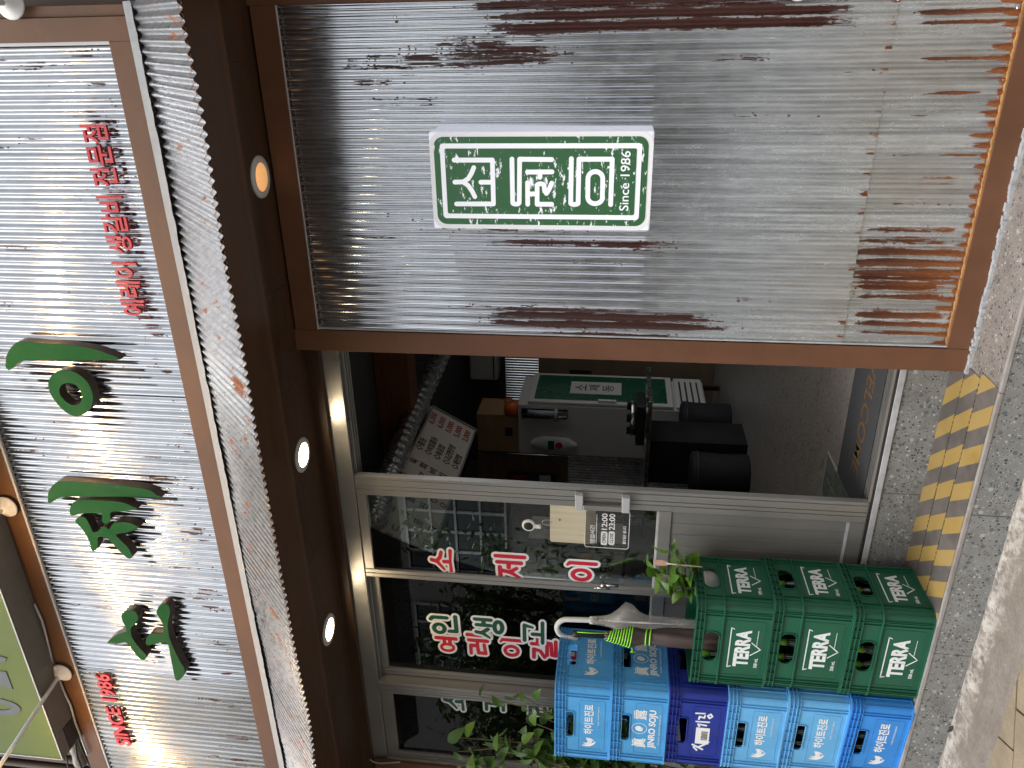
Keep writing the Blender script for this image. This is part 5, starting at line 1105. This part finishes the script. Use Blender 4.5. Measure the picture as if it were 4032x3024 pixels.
for i,c0 in enumerate(spots):
    t=thing('drum_stool',['black covered drum stool nearest the sliding door','black covered drum stool between the two others','black covered drum stool farthest back by the fridge'][i],'stool',(c0.x,c0.y,FZ),'black drum stools',world=False)
    q=MB(); q.lathe([(.001,0),(.165,0),(.17,.02),(.165,.2),(.175,.4),(.18,.44),(.15,.46),(.001,.465)],(0,0,0),26); obj('cover',q,M['blackcloth'],t,True)
    q=MB(); q.lathe([(.177,.395),(.184,.40),(.184,.41),(.177,.415)],(0,0,0),26); obj('band',q,M['alud'],t,True)
# shelf with cartons and posters behind the left glass
sh_=thing('storage_shelf','dark metal shelf loaded with boxes behind the lettered glass','shelf',(-3.3,1.6,FZ))
q=MB(); 
for z in(.9,1.35,1.8,2.2): q.box(-4.6,-3.2,1.35,1.85,z-.02,z)
for x in(-4.6,-3.24):
    for y in(1.35,1.81): q.box(x,x+.04,y,y+.04,FZ,2.25)
obj('frame',q,M['alud'],sh_)
bxs=[(-3.02,-2.80,1.8,.20,(.55,.50,.44),'고'),(-3.30,-3.06,1.8,.24,(.42,.18,.07),'참숯'),(-3.62,-3.36,1.8,.28,(.13,.09,.06),None),(-3.05,-2.82,1.35,.22,(.50,.46,.40),'명이'),(-3.36,-3.10,1.35,.3,(.45,.2,.08),'고기'),(-3.75,-3.42,1.35,.2,(.5,.47,.42),None),(-4.15,-3.82,1.35,.26,(.3,.2,.12),None),(-4.0,-3.7,1.8,.25,(.48,.44,.40),None)]
wds=['small white','orange','dark brown','white','orange brown','low white','plain brown','pale']
for i,(a,b,z,h,cc,tx_) in enumerate([(a-.43,b-.43,*r_) for a,b,*r_ in bxs]):
    o=thing('carton',wds[i]+' carton on the %s shelf behind the glass'%('upper' if z>1.5 else 'lower'),'box',((a+b)/2,1.55,z+.001),'cartons on the storage shelf')
    q=MB(); q.box(a,b,1.38,1.7,z+.001,z+h); obj('case',q,pbr('carton_%d'%i,cc,.8),o,bev=.004)
    if tx_: link('print',text_mesh(tx_,(b-a)*.6,h*.45,((a+b)/2,1.3785,z+h*.5),(1,0,0),(0,0,1),.0003,off=.02),M['black'],o)
pl_=onY(1640,2830,.3); bgp=thing('plastic_bag','crumpled white plastic bag on the sill behind the narrow side window','bag',(onY(2130,2880,.25).x,.25,1.7))
c0=onY(2130,2870,.25); vs=[]; q=MB()
for i in range(9):
    t=i/8; w=.10*math.sin(math.pi*min(1,t*.8+.15))**.6
    for k in range(16):
        an=2*math.pi*k/16; jw=w*(1+.22*math.sin(k*2.7+i*1.9)); vs.append((c0.x+jw*math.cos(an),c0.y+.07*jw/.1*math.sin(an),c0.z-.15+.28*t))
q.add(vs,[(i*16+k,i*16+(k+1)%16,(i+1)*16+(k+1)%16,(i+1)*16+k) for i in range(8) for k in range(16)]); obj('film',q,pbr('thin_white_film',(.55,.53,.50),.3),bgp,True)
q=MB(); q.box(-3.66,-3.1,.1,.5,c0.z-.19,c0.z-.15); tag(obj('sill_counter',q,M['card']),'low wooden counter ledge behind the side window','ledge')
# ------------------------------------------------------------------ across the street (mirrored in the glass and the metal)
YO=-11.0
M['render']=pbr('pale_render',(.48,.46,.43),.85,0,.15,(.7,.7,.7),.1,60,.3); M['winglass']=pbr('dark_window_glass',(.02,.03,.032),.08,0,.1,spec=.8)
bo=thing('facing_building','pale rendered house with white lattice windows across the street','building',(-5,YO,0))
q=MB(); q.box(-40,-4.0,YO-6,YO,-.1,7.5); obj('wall',q,M['render'],bo)
q=MB(); q.box(-40.3,-3.7,YO-6.3,YO+.35,7.5,7.8); obj('roof',q,pbr('grey_roof',(.12,.12,.12),.8),bo)
A=mirrored(1620,2230,YO); B=mirrored(1990,1940,YO); wx0,wx1=min(A.x,B.x),max(A.x,B.x); wz1,wz0=max(A.z,B.z),min(A.z,B.z)
ww=max(1.4,wx1-wx0); wh=max(1.5,wz1-wz0)
for i,(a,zz) in enumerate(((wx0,wz0),(wx0-3.2,wz0),(wx0,wz0+3),(wx0-3.2,wz0+3))):
    w=obj('window',(lambda q:(q.box(a,a+ww,YO+.005,YO+.03,zz,zz+wh),q)[1])(MB()),M['winglass'],bo)
    q=MB()
    for k in range(5): q.box(a+ww*k/4-.03,a+ww*k/4+.03,YO+.031,YO+.07,zz,zz+wh)
    for k in range(5): q.box(a-.03,a+ww+.03,YO+.072,YO+.10,zz+wh*k/4-.025,zz+wh*k/4+.025)
    obj('lattice',q,M['whiteplastic'],w)
q=MB(); q.box(2.6,14,YO-6,YO-.5,-.1,10); b3=tag(obj('added_neighbour_building',q,pbr('grey_brick',(.26,.22,.2),.85,0,.2,(2,2,2))),'grey brick building farther right across the street','building')  # unseen block added so the corrugated metal mirrors dark bands
q=MB(); q.box(-4.0,2.6,-14.2,-14,-.1,2.4); tag(obj('added_gap_wall',q,pbr('lightened_gap_wall',(.52,.51,.48),.9,0,.2,(1,1,1),.2,40,.4)),'low grey wall closing the gap between the two buildings across the street','wall')  # unseen wall added in the gap, lightened to lift the panel's reflections
def tree(x,y,h,r,seed,label):
    rg=np.random.default_rng(seed); t=thing('street_tree',label,'tree',(x,y,0),'trees across the street')
    q=MB(); q.tube([(x,y,-.1),(x+.05,y,h*.3),(x-.03,y+.03,h*.6),(x,y,h*.85)],[.13,.10,.07,.03],10)
    for k in range(7):
        an=rg.uniform(0,6.28); z0=h*rg.uniform(.35,.6); q.tube([(x,y,z0),(x+r*.4*math.cos(an),y+r*.4*math.sin(an),z0+h*.15),(x+r*.8*math.cos(an),y+r*.8*math.sin(an),z0+h*.22)],[.05,.03,.012],6)
    obj('trunk',q,M['bark'],t,True)
    q=MB(); cl=[Vector((x+rg.normal(0,r*.45),y+rg.normal(0,r*.45),h*.66+rg.normal(0,h*.17))) for _ in range(30)]
    for c in cl:
        for k in range(60):
            p=c+Vector(rg.normal(0,r*.17,3)); d=Vector(rg.normal(0,1,3)); leafm(q,p,d,Vector(rg.normal(0,.5,3))+Vector((0,0,1)),rg.uniform(.10,.20),.06,.2,.3)
    obj('crown',q,M['treeleaf'],t)
tree(-1.6,-9.5,4.4,1.2,31,'leafy street tree in front of the low grey wall'); tree(1.4,-10.2,3.6,.9,32,'small leafy street tree at the corner of the grey brick building')
for i,(px,py,Y,h,r_) in enumerate(((1900,2380,-6.8,4.6,1.3),(1800,2640,-6.2,4.0,1.1),(2000,2850,-7.0,4.2,1.2))):
    c0=mirrored(px,py,Y); tree(c0.x,Y,h,r_,20+i,['leafy street tree facing the sliding doors','small leafy street tree facing the side window','leafy street tree farther left along the street'][i])
print('built',len(S.objects))
